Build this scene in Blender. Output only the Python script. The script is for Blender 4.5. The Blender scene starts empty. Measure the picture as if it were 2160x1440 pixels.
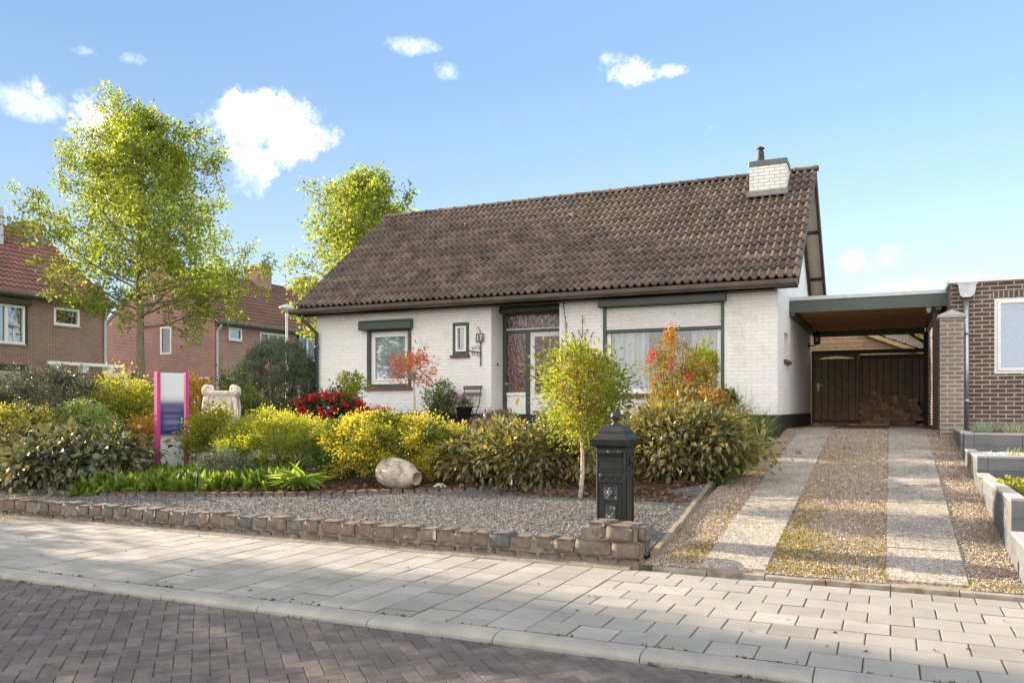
import bpy, math, random
import numpy as np
from mathutils import Vector
random.seed(5); rng = np.random.default_rng(5)
S = bpy.context.scene
C = S.collection
R = math.radians
# ------------------------------------------------------------------ camera
F, TH, EYE = 1745.0, R(24.6), 1.5
CT, ST = math.cos(TH), math.sin(TH)
cd = bpy.data.cameras.new('camera'); cam = bpy.data.objects.new('camera', cd); C.objects.link(cam)
cam.location = (0, 0, EYE); cam.rotation_euler = (R(90), 0, TH)
cd.sensor_width = 36; cd.lens = F/2160*36; cd.shift_y = 140/2160; cd.clip_end = 2000
S.camera = cam
def at(px, zc):                                   # plan position of photo column px at depth zc
    r = (px-1080)/F
    return ((CT*r-ST)*zc, (ST*r+CT)*zc)
def zat(py, zc): return EYE+(860-py)/F*zc
# ------------------------------------------------------------------ light
SUN_EL, SUN_BACK = R(19), R(4)                    # sun on the far left (-X), a little behind the facade
sd = Vector((-math.cos(SUN_EL)*math.cos(SUN_BACK), math.cos(SUN_EL)*math.sin(SUN_BACK), math.sin(SUN_EL)))
ld = bpy.data.lights.new('sun', 'SUN'); ld.energy = 5.0; ld.angle = R(0.6); ld.color = (1.0, .83, .61)
lo = bpy.data.objects.new('sun', ld); C.objects.link(lo); lo.location = sd*50
lo.rotation_euler = sd.to_track_quat('Z', 'Y').to_euler()
S.view_settings.view_transform = 'Standard'; S.view_settings.look = 'None'
S.view_settings.exposure = 1.68; S.view_settings.gamma = 1.0
W = bpy.data.worlds.new('World'); S.world = W; W.use_nodes = True
def build_world():
    nt = W.node_tree; nt.nodes.clear(); N = nt.nodes.new; L = nt.links.new
    out = N('ShaderNodeOutputWorld'); bg = N('ShaderNodeBackground'); bg.inputs[1].default_value = .115
    sky = N('ShaderNodeTexSky'); sky.sky_type = 'NISHITA'; sky.sun_disc = False
    sky.sun_elevation = SUN_EL; sky.sun_rotation = math.atan2(sd.x, sd.y)
    sky.air_density = .8; sky.dust_density = 0.; sky.ozone_density = 2.0
    tc = N('ShaderNodeTexCoord')
    def math_(op, a, b=None, c=None):
        m = N('ShaderNodeMath'); m.operation = op
        for i, q in enumerate((a, b, c)):
            if q is None: continue
            if isinstance(q, (int, float)): m.inputs[i].default_value = q
            else: L(q, m.inputs[i])
        return m.outputs[0]
    def dot(v):
        m = N('ShaderNodeVectorMath'); m.operation = 'DOT_PRODUCT'; L(tc.outputs['Generated'], m.inputs[0]); m.inputs[1].default_value = v
        return m.outputs['Value']
    def noise(sc, det, ro):
        n = N('ShaderNodeTexNoise'); n.inputs['Scale'].default_value = sc; n.inputs['Detail'].default_value = det
        n.inputs['Roughness'].default_value = ro; L(tc.outputs['Generated'], n.inputs['Vector']); return math_('SUBTRACT', n.outputs['Fac'], .5)
    n1 = noise(11, 8, .66); n2 = noise(38, 6, .65)
    nn = math_('ADD', math_('MULTIPLY', n1, 4.2), math_('MULTIPLY', n2, 2.0))
    n3 = noise(85, 6, .7); ns = math_('ADD', math_('ADD', math_('MULTIPLY', n1, 2.5), math_('MULTIPLY', n2, 4.2)), math_('MULTIPLY', n3, 2.6))
    tot = None
    # photo column, row, half width, half height, density
    for (px, py, hw, hh, den) in [(560, 265, 125, 75, 2.6), (625, 285, 70, 40, 2.4), (540, 330, 60, 50, .9), (70, 220, 85, 38, .75), (205, 265, 62, 65, .85), (80, 190, 30, 30, .5),
                                  (865, 98, 55, 18, .38), (940, 150, 24, 18, .4), (1330, 150, 62, 28, .75), (1405, 150, 45, 14, .65),
                                  (1295, 125, 30, 16, .5), (175, 108, 30, 12, .3), (280, 125, 30, 12, .25), (1850, 545, 70, 28, .3), (520, 375, 40, 40, .35), (1960, 600, 150, 22, .25), (1500, 270, 10, 6, .1)]:
        r, v = (px-1080)/F, (860-py)/F
        d = Vector((CT*r-ST, ST*r+CT, v)); ln = d.length; d /= ln
        rt = d.cross(Vector((0, 0, 1))).normalized(); up = rt.cross(d)
        a = math_('DIVIDE', dot(rt), hw/F/ln); b = math_('DIVIDE', dot(up), hh/F/ln)
        q = math_('ADD', math_('MULTIPLY', a, a), math_('MULTIPLY', b, b))
        q = math_('ADD', math_('SUBTRACT', 1.0, q), nn if hw > 80 else ns)
        m = N('ShaderNodeMapRange'); m.interpolation_type = 'SMOOTHSTEP'; L(q, m.inputs[0])
        m.inputs[1].default_value = -.4; m.inputs[2].default_value = 2.0; m.inputs[4].default_value = den
        front = math_('GREATER_THAN', dot(d), .5)
        k = math_('MULTIPLY', m.outputs[0], front)
        tot = k if tot is None else math_('MAXIMUM', tot, k)
    tot = math_('MINIMUM', tot, 1.0)
    hs = N('ShaderNodeHueSaturation'); hs.inputs['Saturation'].default_value = .90; L(sky.outputs[0], hs.inputs['Color'])
    st = N('ShaderNodeMapRange'); L(dot((0, 0, 1)), st.inputs[0]); st.inputs[1].default_value = 0.; st.inputs[2].default_value = .38; st.inputs[3].default_value = .55; st.inputs[4].default_value = .86; L(st.outputs[0], hs.inputs['Saturation'])
    mx = N('ShaderNodeMix'); mx.data_type = 'RGBA'; L(tot, mx.inputs[0])
    tn = N('ShaderNodeVectorMath'); tn.operation = 'MULTIPLY'; L(hs.outputs[0], tn.inputs[0]); tn.inputs[1].default_value = (.97, 1.05, 1.07); L(tn.outputs[0], mx.inputs[6])
    mx.inputs[7].default_value = (6, 6, 6, 1)
    # the hazy glow round the sun is held down
    gl = N('ShaderNodeMapRange'); gl.interpolation_type = 'SMOOTHSTEP'; L(dot((sd.x, sd.y, 0)), gl.inputs[0]); gl.inputs[1].default_value = -.1; gl.inputs[2].default_value = .95; gl.inputs[3].default_value = 1.; gl.inputs[4].default_value = .40
    hz = N('ShaderNodeMapRange'); L(dot((0, 0, 1)), hz.inputs[0]); hz.inputs[1].default_value = 0.; hz.inputs[2].default_value = .5; hz.inputs[3].default_value = .70; hz.inputs[4].default_value = 1.08
    dn = N('ShaderNodeVectorMath'); dn.operation = 'SCALE'; L(tn.outputs[0], dn.inputs[0]); L(math_('MULTIPLY', gl.outputs[0], hz.outputs[0]), dn.inputs['Scale']); L(dn.outputs[0], mx.inputs[6])
    # added fill: unseen bright cloud behind the camera to brighten the shaded facade
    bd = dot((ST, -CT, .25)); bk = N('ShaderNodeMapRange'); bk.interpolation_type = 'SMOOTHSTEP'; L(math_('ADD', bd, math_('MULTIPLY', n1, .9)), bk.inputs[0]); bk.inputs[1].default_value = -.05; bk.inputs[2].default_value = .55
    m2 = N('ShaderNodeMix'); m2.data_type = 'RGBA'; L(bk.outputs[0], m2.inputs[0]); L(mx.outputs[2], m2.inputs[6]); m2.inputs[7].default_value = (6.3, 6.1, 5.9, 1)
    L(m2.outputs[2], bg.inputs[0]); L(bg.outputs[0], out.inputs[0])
build_world()

# ------------------------------------------------------------------ mesh helpers
ORIG = {}
def org(o):
    return ORIG.get(o.name, np.zeros(3)) if o is not None else np.zeros(3)
def thing(name, label, cat, loc, group=None):
    o = bpy.data.objects.new(name, None); C.objects.link(o); o.empty_display_size = .2
    o.location = loc; ORIG[o.name] = np.array(loc, float); o['label'] = label; o['category'] = cat
    if group: o['group'] = group
    return o
def tag(o, label, cat, group=None, kind=None):
    o['label'] = label; o['category'] = cat
    if group: o['group'] = group
    if kind: o['kind'] = kind
    return o
def struct(o, kind='structure'):
    o['kind'] = kind; return o
def link_mesh(name, me, mat, parent, smooth):
    if mat: me.materials.append(mat)
    if smooth: me.shade_smooth()
    else: me.shade_flat()
    o = bpy.data.objects.new(name, me); C.objects.link(o)
    if parent is not None: o.parent = parent; ORIG[o.name] = org(parent)
    return o
def mesh_np(name, V, faces, mat, parent=None, tint=None, smooth=False):
    """V (n,3) world coordinates; faces: list of (m,k) int arrays"""
    me = bpy.data.meshes.new(name); V = np.asarray(V, float)-org(parent)
    me.vertices.add(len(V)); me.vertices.foreach_set('co', V.astype(np.float32).ravel())
    faces = [np.asarray(f, np.int32) for f in faces if len(f)]
    tot = np.concatenate([np.full(len(f), f.shape[1], np.int32) for f in faces])
    me.loops.add(int(tot.sum())); me.loops.foreach_set('vertex_index', np.concatenate([f.ravel() for f in faces]))
    me.polygons.add(len(tot)); st = np.concatenate([[0], np.cumsum(tot)[:-1]]).astype(np.int32)
    me.polygons.foreach_set('loop_start', st)
    try: me.polygons.foreach_set('loop_total', tot)
    except Exception: pass
    if tint is not None:
        a = me.attributes.new('tint', 'FLOAT', 'POINT'); a.data.foreach_set('value', np.asarray(tint, np.float32))
    me.update(calc_edges=True); me.validate()
    return link_mesh(name, me, mat, parent, smooth)
class MB:
    def __init__(s): s.v = []; s.f = []; s.t = []
    def add(s, vs, fs, tint=0.0):
        b = len(s.v); s.v += [tuple(p) for p in vs]; s.f += [tuple(b+i for i in f) for f in fs]; s.t += [tint]*len(vs); return s
    def box(s, x0, x1, y0, y1, z0, z1, tint=0.0):
        return s.add([(x, y, z) for z in (z0, z1) for y in (y0, y1) for x in (x0, x1)],
                     [(0, 2, 3, 1), (4, 5, 7, 6), (0, 1, 5, 4), (1, 3, 7, 5), (3, 2, 6, 7), (2, 0, 4, 6)], tint)
    def obox(s, c, h, rz=0.0, rx=0.0, tint=0.0):
        vs = []
        for z in (-1, 1):
            for y in (-1, 1):
                for x in (-1, 1):
                    X, Y, Z = x*h[0], y*h[1], z*h[2]
                    Y, Z = Y*math.cos(rx)-Z*math.sin(rx), Y*math.sin(rx)+Z*math.cos(rx)
                    X, Y = X*math.cos(rz)-Y*math.sin(rz), X*math.sin(rz)+Y*math.cos(rz)
                    vs.append((c[0]+X, c[1]+Y, c[2]+Z))
        return s.add(vs, [(0, 2, 3, 1), (4, 5, 7, 6), (0, 1, 5, 4), (1, 3, 7, 5), (3, 2, 6, 7), (2, 0, 4, 6)], tint)
    def tube(s, path, rad, n=6, tint=0.0, cap=True):
        P = [Vector(p) for p in path]; m = len(P)
        if not hasattr(rad, '__len__'): rad = [rad]*m
        vs = []; ref = None
        for i in range(m):
            t = (P[min(i+1, m-1)]-P[max(i-1, 0)])
            t = t.normalized() if t.length > 1e-9 else Vector((0, 0, 1))
            if ref is None:
                ref = Vector((1, 0, 0)) if abs(t.x) < .8 else Vector((0, 1, 0))
            a = (ref-t*ref.dot(t)).normalized(); b = t.cross(a); ref = a
            for k in range(n):
                w = 2*math.pi*k/n; vs.append(P[i]+(a*math.cos(w)+b*math.sin(w))*rad[i])
        fs = [(i*n+k, i*n+(k+1) % n, (i+1)*n+(k+1) % n, (i+1)*n+k) for i in range(m-1) for k in range(n)]
        if cap: fs += [tuple(range(n-1, -1, -1)), tuple(range((m-1)*n, m*n))]
        return s.add(vs, fs, tint)
    def lathe(s, prof, c, n=16, rot=0.0, sx=1.0, sy=1.0, tint=0.0):
        vs = [(c[0]+r*sx*math.cos(rot+2*math.pi*k/n), c[1]+r*sy*math.sin(rot+2*math.pi*k/n), c[2]+z) for r, z in prof for k in range(n)]
        m = len(prof)
        fs = [(i*n+k, i*n+(k+1) % n, (i+1)*n+(k+1) % n, (i+1)*n+k) for i in range(m-1) for k in range(n)]
        fs += [tuple(range(n-1, -1, -1)), tuple(range((m-1)*n, m*n))]
        return s.add(vs, fs, tint)
    def prism(s, poly, ax, a0, a1, tint=0.0):
        def mk(p, a): return {'x': (a, p[0], p[1]), 'y': (p[0], a, p[1]), 'z': (p[0], p[1], a)}[ax]
        n = len(poly)
        return s.add([mk(p, a0) for p in poly]+[mk(p, a1) for p in poly],
                     [tuple(range(n-1, -1, -1)), tuple(range(n, 2*n))]+[(i, (i+1) % n, n+(i+1) % n, n+i) for i in range(n)], tint)
    def frame(s, u0, u1, w0, w1, d0, d1, t, fn, tb=None, tt=None):
        """rectangular frame of four bars; fn maps (u, d, w) to xyz"""
        tb = t if tb is None else tb; tt = t if tt is None else tt
        for (a0, a1, b0, b1) in ((u0, u0+t, w0, w1), (u1-t, u1, w0, w1), (u0+t, u1-t, w0, w0+tb), (u0+t, u1-t, w1-tt, w1)):
            s.bx(a0, a1, d0, d1, b0, b1, fn)
        return s
    def bx(s, u0, u1, d0, d1, w0, w1, fn, tint=0.0):
        return s.add([fn(u, d, w) for w in (w0, w1) for d in (d0, d1) for u in (u0, u1)],
                     [(0, 2, 3, 1), (4, 5, 7, 6), (0, 1, 5, 4), (1, 3, 7, 5), (3, 2, 6, 7), (2, 0, 4, 6)], tint)
    def wall(s, u0, u1, w0, w1, d0, d1, ops, fn):
        us = sorted({u0, u1}|{q for o in ops for q in o[:2] if u0 < q < u1}); ws = sorted({w0, w1}|{q for o in ops for q in o[2:] if w0 < q < w1})
        def hole(i, j):
            if i < 0 or j < 0 or i >= len(us)-1 or j >= len(ws)-1: return True
            a, b = (us[i]+us[i+1])/2, (ws[j]+ws[j+1])/2
            return any(o[0] < a < o[1] and o[2] < b < o[3] for o in ops)
        for i in range(len(us)-1):
            for j in range(len(ws)-1):
                if hole(i, j): continue
                a, b, p, q = us[i], us[i+1], ws[j], ws[j+1]
                for d in (d0, d1): s.add([fn(a, d, p), fn(b, d, p), fn(b, d, q), fn(a, d, q)], [(0, 1, 2, 3)])
                for (di, dj, e) in ((-1, 0, (a, p, a, q)), (1, 0, (b, p, b, q)), (0, -1, (a, p, b, p)), (0, 1, (a, q, b, q))):
                    if hole(i+di, j+dj):
                        s.add([fn(e[0], d0, e[1]), fn(e[2], d0, e[3]), fn(e[2], d1, e[3]), fn(e[0], d1, e[1])], [(0, 1, 2, 3)])
        return s
    def build(s, name, mat, parent=None, smooth=False, bevel=0.0, seg=1):
        me = bpy.data.meshes.new(name); o0 = org(parent)
        me.from_pydata([(p[0]-o0[0], p[1]-o0[1], p[2]-o0[2]) for p in s.v], [], s.f); me.update()
        a = me.attributes.new('tint', 'FLOAT', 'POINT'); a.data.foreach_set('value', s.t)
        o = link_mesh(name, me, mat, parent, smooth)
        if bevel:
            b = o.modifiers.new('bevel', 'BEVEL'); b.width = bevel; b.segments = seg; b.limit_method = 'ANGLE'; b.angle_limit = R(40)
        return o
XZ = lambda u, d, w: (u, d, w)
YZ = lambda u, d, w: (d, u, w)

# ------------------------------------------------------------------ materials
def new_mat(name):
    m = bpy.data.materials.new(name); m.use_nodes = True; nt = m.node_tree
    return m, nt, nt.nodes['Principled BSDF'], nt.nodes['Material Output']
def nd(nt, t, **kw):
    n = nt.nodes.new('ShaderNode'+t)
    for k, v in kw.items():
        if k in n.inputs: n.inputs[k].default_value = v
        else: setattr(n, k, v)
    return n
def rgb(c): return (c[0], c[1], c[2], 1)
def ramp(nt, stops, fac):
    r = nt.nodes.new('ShaderNodeValToRGB'); e = r.color_ramp.elements
    while len(e) < len(stops): e.new(.5)
    for q, (p, c) in zip(e, stops): q.position = p; q.color = rgb(c)
    nt.links.new(fac, r.inputs[0]); return r.outputs[0]
def pos(nt): return nt.nodes.new('ShaderNodeNewGeometry').outputs['Position']
def noise(nt, vec, sc, det=4, ro=.6):
    n = nd(nt, 'TexNoise', Scale=sc, Detail=det, Roughness=ro)
    if vec is not None: nt.links.new(vec, n.inputs['Vector'])
    return n.outputs['Fac']
def mulmix(nt, col, fac, lo, hi):
    """multiply a colour by a factor that runs lo..hi with fac"""
    mr = nd(nt, 'MapRange'); mr.inputs[1].default_value = .3; mr.inputs[2].default_value = .7
    mr.inputs[3].default_value = lo; mr.inputs[4].default_value = hi; nt.links.new(fac, mr.inputs[0])
    v = nd(nt, 'VectorMath', operation='SCALE'); nt.links.new(col, v.inputs[0]); nt.links.new(mr.outputs[0], v.inputs['Scale'])
    return v.outputs[0]
def mixc(nt, fac, a, b):
    m = nt.nodes.new('ShaderNodeMix'); m.data_type = 'RGBA'
    for q, i in ((fac, 0), (a, 6), (b, 7)):
        if isinstance(q, (int, float)): m.inputs[i].default_value = q
        elif isinstance(q, tuple): m.inputs[i].default_value = rgb(q)
        else: nt.links.new(q, m.inputs[i])
    return m.outputs[2]
def mrange(nt, v, a, b, lo=0., hi=1.):
    mr = nd(nt, 'MapRange', interpolation_type='SMOOTHSTEP')
    for i, q in enumerate((a, b, lo, hi)): mr.inputs[i+1].default_value = q
    nt.links.new(v, mr.inputs[0]); return mr.outputs[0]
def bump(nt, bs, h, st=.3, dist=.01):
    b = nd(nt, 'Bump', Strength=st, Distance=dist); nt.links.new(h, b.inputs['Height']); nt.links.new(b.outputs[0], bs.inputs['Normal'])
def pbr(name, col, rough=.6, metal=0., var=.12, sc=6., bmp=.0, bsc=60., spec=.5, dirt=None):
    m, nt, bs, out = new_mat(name); P = pos(nt)
    bs.inputs['Roughness'].default_value = rough; bs.inputs['Metallic'].default_value = metal; bs.inputs['Specular IOR Level'].default_value = spec
    c = nd(nt, 'RGB'); c.outputs[0].default_value = rgb(col); c = c.outputs[0]
    if dirt: c = mixc(nt, mrange(nt, noise(nt, P, dirt[1], 6, .7), dirt[2], dirt[2]+.15), c, dirt[0])
    c = mulmix(nt, c, noise(nt, P, sc), 1-var, 1+var)
    nt.links.new(c, bs.inputs['Base Color'])
    if bmp: bump(nt, bs, noise(nt, P, bsc, 5), bmp)
    return m
def tinted(name, stops, rough=.8, var=.15, sc=30., bmp=.3, bsc=80., spec=.4, dirt=None):
    """colour picked by the per-piece value stored with the mesh"""
    m, nt, bs, out = new_mat(name); P = pos(nt)
    a = nd(nt, 'Attribute'); a.attribute_name = 'tint'
    c = ramp(nt, stops, a.outputs['Fac'])
    if dirt: c = mixc(nt, mrange(nt, noise(nt, P, dirt[1], 6, .7), dirt[2], dirt[2]+.12), c, dirt[0])
    c = mulmix(nt, c, noise(nt, P, sc, 5), 1-var, 1+var)
    nt.links.new(c, bs.inputs['Base Color']); bs.inputs['Roughness'].default_value = rough; bs.inputs['Specular IOR Level'].default_value = spec
    if bmp: bump(nt, bs, noise(nt, P, bsc, 5), bmp)
    return m
def leafm(name, stops, trans=.5, rough=.45, spec=.4, tsc=1.6):
    m, nt, bs, out = new_mat(name); a = nd(nt, 'Attribute'); a.attribute_name = 'tint'
    c = ramp(nt, stops, a.outputs['Fac']); nt.links.new(c, bs.inputs['Base Color'])
    bs.inputs['Roughness'].default_value = rough; bs.inputs['Specular IOR Level'].default_value = spec
    t = nd(nt, 'BsdfTranslucent'); v = nd(nt, 'VectorMath', operation='MULTIPLY'); nt.links.new(c, v.inputs[0]); v.inputs[1].default_value = (tsc*1.1, tsc*1.05, tsc*.55)
    nt.links.new(v.outputs[0], t.inputs[0])
    mx = nd(nt, 'MixShader'); mx.inputs[0].default_value = trans
    nt.links.new(bs.outputs[0], mx.inputs[1]); nt.links.new(t.outputs[0], mx.inputs[2]); nt.links.new(mx.outputs[0], out.inputs[0])
    return m
def brick(name, c1, c2, mort, bw=.22, rh=.0725, ms=.009, bmp=.5, rough=.85, var=.12, dirt=None, dist=.012, spec=.3):
    m, nt, bs, out = new_mat(name); L = nt.links.new
    g = nd(nt, 'NewGeometry'); sp = nd(nt, 'SeparateXYZ'); L(g.outputs['Position'], sp.inputs[0])
    sn = nd(nt, 'SeparateXYZ'); L(g.outputs['True Normal'], sn.inputs[0])
    ab = nd(nt, 'Math', operation='ABSOLUTE'); L(sn.outputs['Y'], ab.inputs[0]); gt = nd(nt, 'Math', operation='GREATER_THAN'); L(ab.outputs[0], gt.inputs[0]); gt.inputs[1].default_value = .5
    mx = nd(nt, 'Mix'); L(gt.outputs[0], mx.inputs[0]); L(sp.outputs['Y'], mx.inputs[2]); L(sp.outputs['X'], mx.inputs[3])
    cb = nd(nt, 'CombineXYZ'); L(mx.outputs[0], cb.inputs['X']); L(sp.outputs['Z'], cb.inputs['Y'])
    nv = nd(nt, 'TexNoise', Scale=9., Detail=2); L(g.outputs['Position'], nv.inputs['Vector'])
    vm = nd(nt, 'VectorMath', operation='MULTIPLY_ADD'); L(nv.outputs['Color'], vm.inputs[0]); vm.inputs[1].default_value = (.008, .008, 0); L(cb.outputs[0], vm.inputs[2])
    b = nd(nt, 'TexBrick', Scale=1.); L(vm.outputs[0], b.inputs['Vector'])
    b.inputs['Color1'].default_value = rgb(c1); b.inputs['Color2'].default_value = rgb(c2); b.inputs['Mortar'].default_value = rgb(mort)
    b.inputs['Mortar Size'].default_value = ms; b.inputs['Mortar Smooth'].default_value = .35; b.inputs['Brick Width'].default_value = bw; b.inputs['Row Height'].default_value = rh
    c = b.outputs['Color']
    c = mulmix(nt, c, noise(nt, g.outputs['Position'], 1.6, 5), 1-var, 1+var)
    if dirt: c = mixc(nt, mrange(nt, noise(nt, g.outputs['Position'], dirt[1], 6, .7), dirt[2], dirt[2]+.2), c, dirt[0])
    L(c, bs.inputs['Base Color']); bs.inputs['Roughness'].default_value = rough; bs.inputs['Specular IOR Level'].default_value = spec
    iv = nd(nt, 'Math', operation='SUBTRACT'); iv.inputs[0].default_value = 1.; L(b.outputs['Fac'], iv.inputs[1])
    ad = nd(nt, 'Math', operation='MULTIPLY_ADD'); L(noise(nt, g.outputs['Position'], 35., 4), ad.inputs[0]); ad.inputs[1].default_value = .8; L(iv.outputs[0], ad.inputs[2])
    bump(nt, bs, ad.outputs[0], bmp, dist)
    return m
def glass(name, refl=.3, tint=(.8, .85, .9), rip=0., rsc=30.):
    m, nt, bs, out = new_mat(name); L = nt.links.new
    tr = nd(nt, 'BsdfTransparent'); tr.inputs[0].default_value = rgb(tint); gl = nd(nt, 'BsdfGlossy', Roughness=.02)
    lw = nd(nt, 'LayerWeight', Blend=.35); mr = nd(nt, 'MapRange'); L(lw.outputs['Fresnel'], mr.inputs[0]); mr.inputs[3].default_value = refl; mr.inputs[4].default_value = 1.
    mx = nd(nt, 'MixShader'); L(mr.outputs[0], mx.inputs[0]); L(tr.outputs[0], mx.inputs[1]); L(gl.outputs[0], mx.inputs[2]); L(mx.outputs[0], out.inputs[0])
    if rip:
        b = nd(nt, 'Bump', Strength=rip, Distance=.02); L(noise(nt, pos(nt), rsc, 2), b.inputs['Height']); L(b.outputs[0], gl.inputs['Normal'])
    return m
M = {}
M['white_brick'] = brick('white_brick', (.80, .80, .79), (.76, .76, .75), (.70, .70, .69), ms=.007, bmp=.55, var=.05, dirt=((.60, .585, .54), 1.4, .54))
M['chimney_brick'] = brick('chimney_brick', (.78, .78, .75), (.72, .72, .68), (.40, .39, .34), ms=.006, bmp=.7, var=.12, dirt=((.30, .29, .20), 5., .58))
M['plinth'] = pbr('plinth_black', (.018, .018, .02), .6, bmp=.3, bsc=25)
M['brick_a'] = brick('brick_brown', (.26, .135, .085), (.20, .105, .068), (.34, .29, .25), bw=.22, rh=.068, ms=.012)
M['brick_b'] = brick('brick_red', (.34, .145, .11), (.26, .105, .085), (.42, .35, .31), bw=.22, rh=.068, ms=.012)
M['brick_dark'] = brick('brick_dark', (.115, .075, .06), (.085, .058, .048), (.36, .33, .29), bw=.24, rh=.0735, ms=.012, var=.25, dirt=((.22, .19, .17), 1.2, .62))
M['brick_pillar'] = brick('brick_pillar', (.23, .185, .145), (.18, .145, .115), (.38, .35, .31), bw=.22, rh=.0735, ms=.013, var=.2, dirt=((.36, .34, .31), 3., .55))
M['soldier'] = brick('soldier_course', (.72, .70, .66), (.66, .64, .60), (.5, .48, .44), bw=.07, rh=.3, ms=.006)
M['green'] = pbr('dark_green_paint', (.045, .060, .052), .4, var=.1, sc=3)
M['fascia'] = pbr('fascia_green', (.062, .088, .074), .45, var=.06, sc=2)
M['white'] = pbr('white_paint', (.78, .78, .77), .4, var=.04)
M['cream'] = pbr('cream_panel', (.55, .48, .40), .7, var=.06)
M['brown'] = pbr('dark_brown_wood', (.05, .035, .025), .6, var=.2, sc=9)
M['gutter'] = pbr('gutter_zinc', (.125, .108, .09), .45, metal=.3, var=.2, sc=3)
M['zinc'] = pbr('zinc', (.42, .44, .46), .35, metal=.75, var=.15, sc=7)
M['zincpale'] = pbr('zinc_pale', (.55, .56, .57), .5, metal=.2, var=.1)
M['pvc'] = pbr('grey_plastic', (.45, .47, .49), .5, var=.05)
M['tile_dark'] = tinted('roof_tile_dark', [(0, (.080, .062, .048)), (.55, (.116, .092, .072)), (1, (.165, .122, .088))], .75, .42, 4., .35, 60., dirt=((.27, .23, .15), 26., .63))
M['tile_red'] = tinted('roof_tile_red', [(0, (.15, .062, .048)), (1, (.215, .098, .075))], .6, .15, 9., .2)
M['tile_brown'] = tinted('roof_tile_brown', [(0, (.10, .058, .045)), (1, (.16, .085, .06))], .75, .2, 9., .2)
M['lead'] = pbr('lead', (.12, .125, .13), .5, metal=.3, var=.2)
M['flue'] = pbr('flue_metal', (.022, .022, .024), .6, metal=.0, var=.25)
M['sillbrick'] = brick('sill_brick', (.16, .075, .05), (.13, .06, .045), (.25, .2, .17), bw=.07, rh=.5, ms=.006)
M['glass_pale'] = glass('glass_pale', .12, (.94, .96, .98)); M['glass'] = glass('glass_clear', .06, (.94, .96, .97)); M['glass_dark'] = glass('glass_dark', .2, (.5, .5, .5))
M['glass_blue'] = glass('glass_blue', .22, (.55, .72, .88))
M['blind'] = pbr('pale_blind', (.66, .74, .82), .8, var=.03)
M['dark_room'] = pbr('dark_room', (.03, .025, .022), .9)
def curtain_mat(name, col, alpha):
    m, nt, bs, out = new_mat(name); L = nt.links.new
    tr = nd(nt, 'BsdfTransparent'); di = nd(nt, 'BsdfDiffuse'); di.inputs[0].default_value = rgb(col); tl = nd(nt, 'BsdfTranslucent'); tl.inputs[0].default_value = rgb(col)
    a = nd(nt, 'MixShader'); a.inputs[0].default_value = .3; L(di.outputs[0], a.inputs[1]); L(tl.outputs[0], a.inputs[2])
    b = nd(nt, 'MixShader'); b.inputs[0].default_value = alpha; L(tr.outputs[0], b.inputs[1]); L(a.outputs[0], b.inputs[2]); L(b.outputs[0], out.inputs[0]); return m
M['curtain'] = curtain_mat('net_curtain', (.84, .85, .86), .92)
M['curtain_grey'] = curtain_mat('grey_curtain', (.45, .44, .43), .95)
def door_glass():
    m, nt, bs, out = new_mat('rippled_glass'); L = nt.links.new
    bs.inputs['Base Color'].default_value = (.085, .035, .028, 1); bs.inputs['Roughness'].default_value = .06; bs.inputs['Specular IOR Level'].default_value = .8; bs.inputs['IOR'].default_value = 1.6
    mp = nd(nt, 'Mapping'); L(pos(nt), mp.inputs[0]); mp.inputs['Rotation'].default_value = (0, R(35), 0); mp.inputs['Scale'].default_value = (20, 8, 7)
    n = nd(nt, 'TexNoise', Scale=1., Detail=2, Distortion=1.2); L(mp.outputs[0], n.inputs['Vector']); bump(nt, bs, n.outputs['Fac'], .55, .03); return m
M['rippled'] = door_glass()
M['brass'] = pbr('brass', (.55, .42, .16), .3, metal=1., var=.1)
M['iron'] = pbr('wrought_iron', (.02, .02, .022), .5, metal=.4)
M['plate'] = pbr('brown_plate', (.16, .12, .09), .5)
M['bark'] = pbr('bark', (.17, .145, .09), .9, var=.35, sc=14, bmp=.6, bsc=30)
M['bark_pale'] = pbr('bark_pale', (.42, .37, .30), .9, var=.25, sc=25, bmp=.5, bsc=50)
M['twig'] = pbr('twig', (.10, .075, .05), .9, var=.2)
M['soil'] = pbr('soil', (.065, .047, .034), .95, var=.4, sc=20, bmp=.8, bsc=50, dirt=((.12, .075, .045), 25., .55))
M['turf'] = pbr('rough_turf', (.09, .11, .04), .95, var=.35, sc=3, bmp=.6, bsc=20)
M['concrete'] = pbr('concrete', (.36, .355, .33), .85, var=.12, sc=5, bmp=.25, bsc=120, dirt=((.22, .21, .17), 3., .6))
M['paver'] = tinted('paver', [(0, (.12, .108, .082)), (.28, (.235, .225, .20)), (.64, (.275, .265, .24)), (1, (.32, .31, .28))], .85, .14, 1.6, .2, 150., dirt=((.23, .22, .19), 2.5, .6))
M['joint'] = pbr('joint_sand', (.075, .066, .048), .95, var=.4, sc=8, dirt=((.10, .12, .04), 5., .6))
M['street'] = tinted('street_brick', [(0, (.080, .070, .066)), (.5, (.108, .094, .087)), (1, (.145, .126, .114))], .85, .28, 9., .35, 130., dirt=((.20, .165, .15), 2., .62))
M['cobble'] = tinted('cobble_stone', [(0, (.10, .085, .068)), (.3, (.145, .118, .092)), (.5, (.155, .112, .09)), (.62, (.145, .125, .102)), (.8, (.13, .122, .108)), (1, (.095, .10, .102))], .85, .3, 18., .6, 45., dirt=((.30, .27, .21), 9., .60))
M['mortar'] = pbr('mortar', (.17, .15, .12), .95, var=.3, sc=12, bmp=.9, bsc=40, dirt=((.10, .11, .05), 6., .6))
M['gravel'] = tinted('slate_gravel', [(0, (.065, .066, .07)), (.45, (.14, .138, .138)), (.75, (.24, .215, .185)), (1, (.42, .37, .31))], .8, .2, 40., .2)
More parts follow.
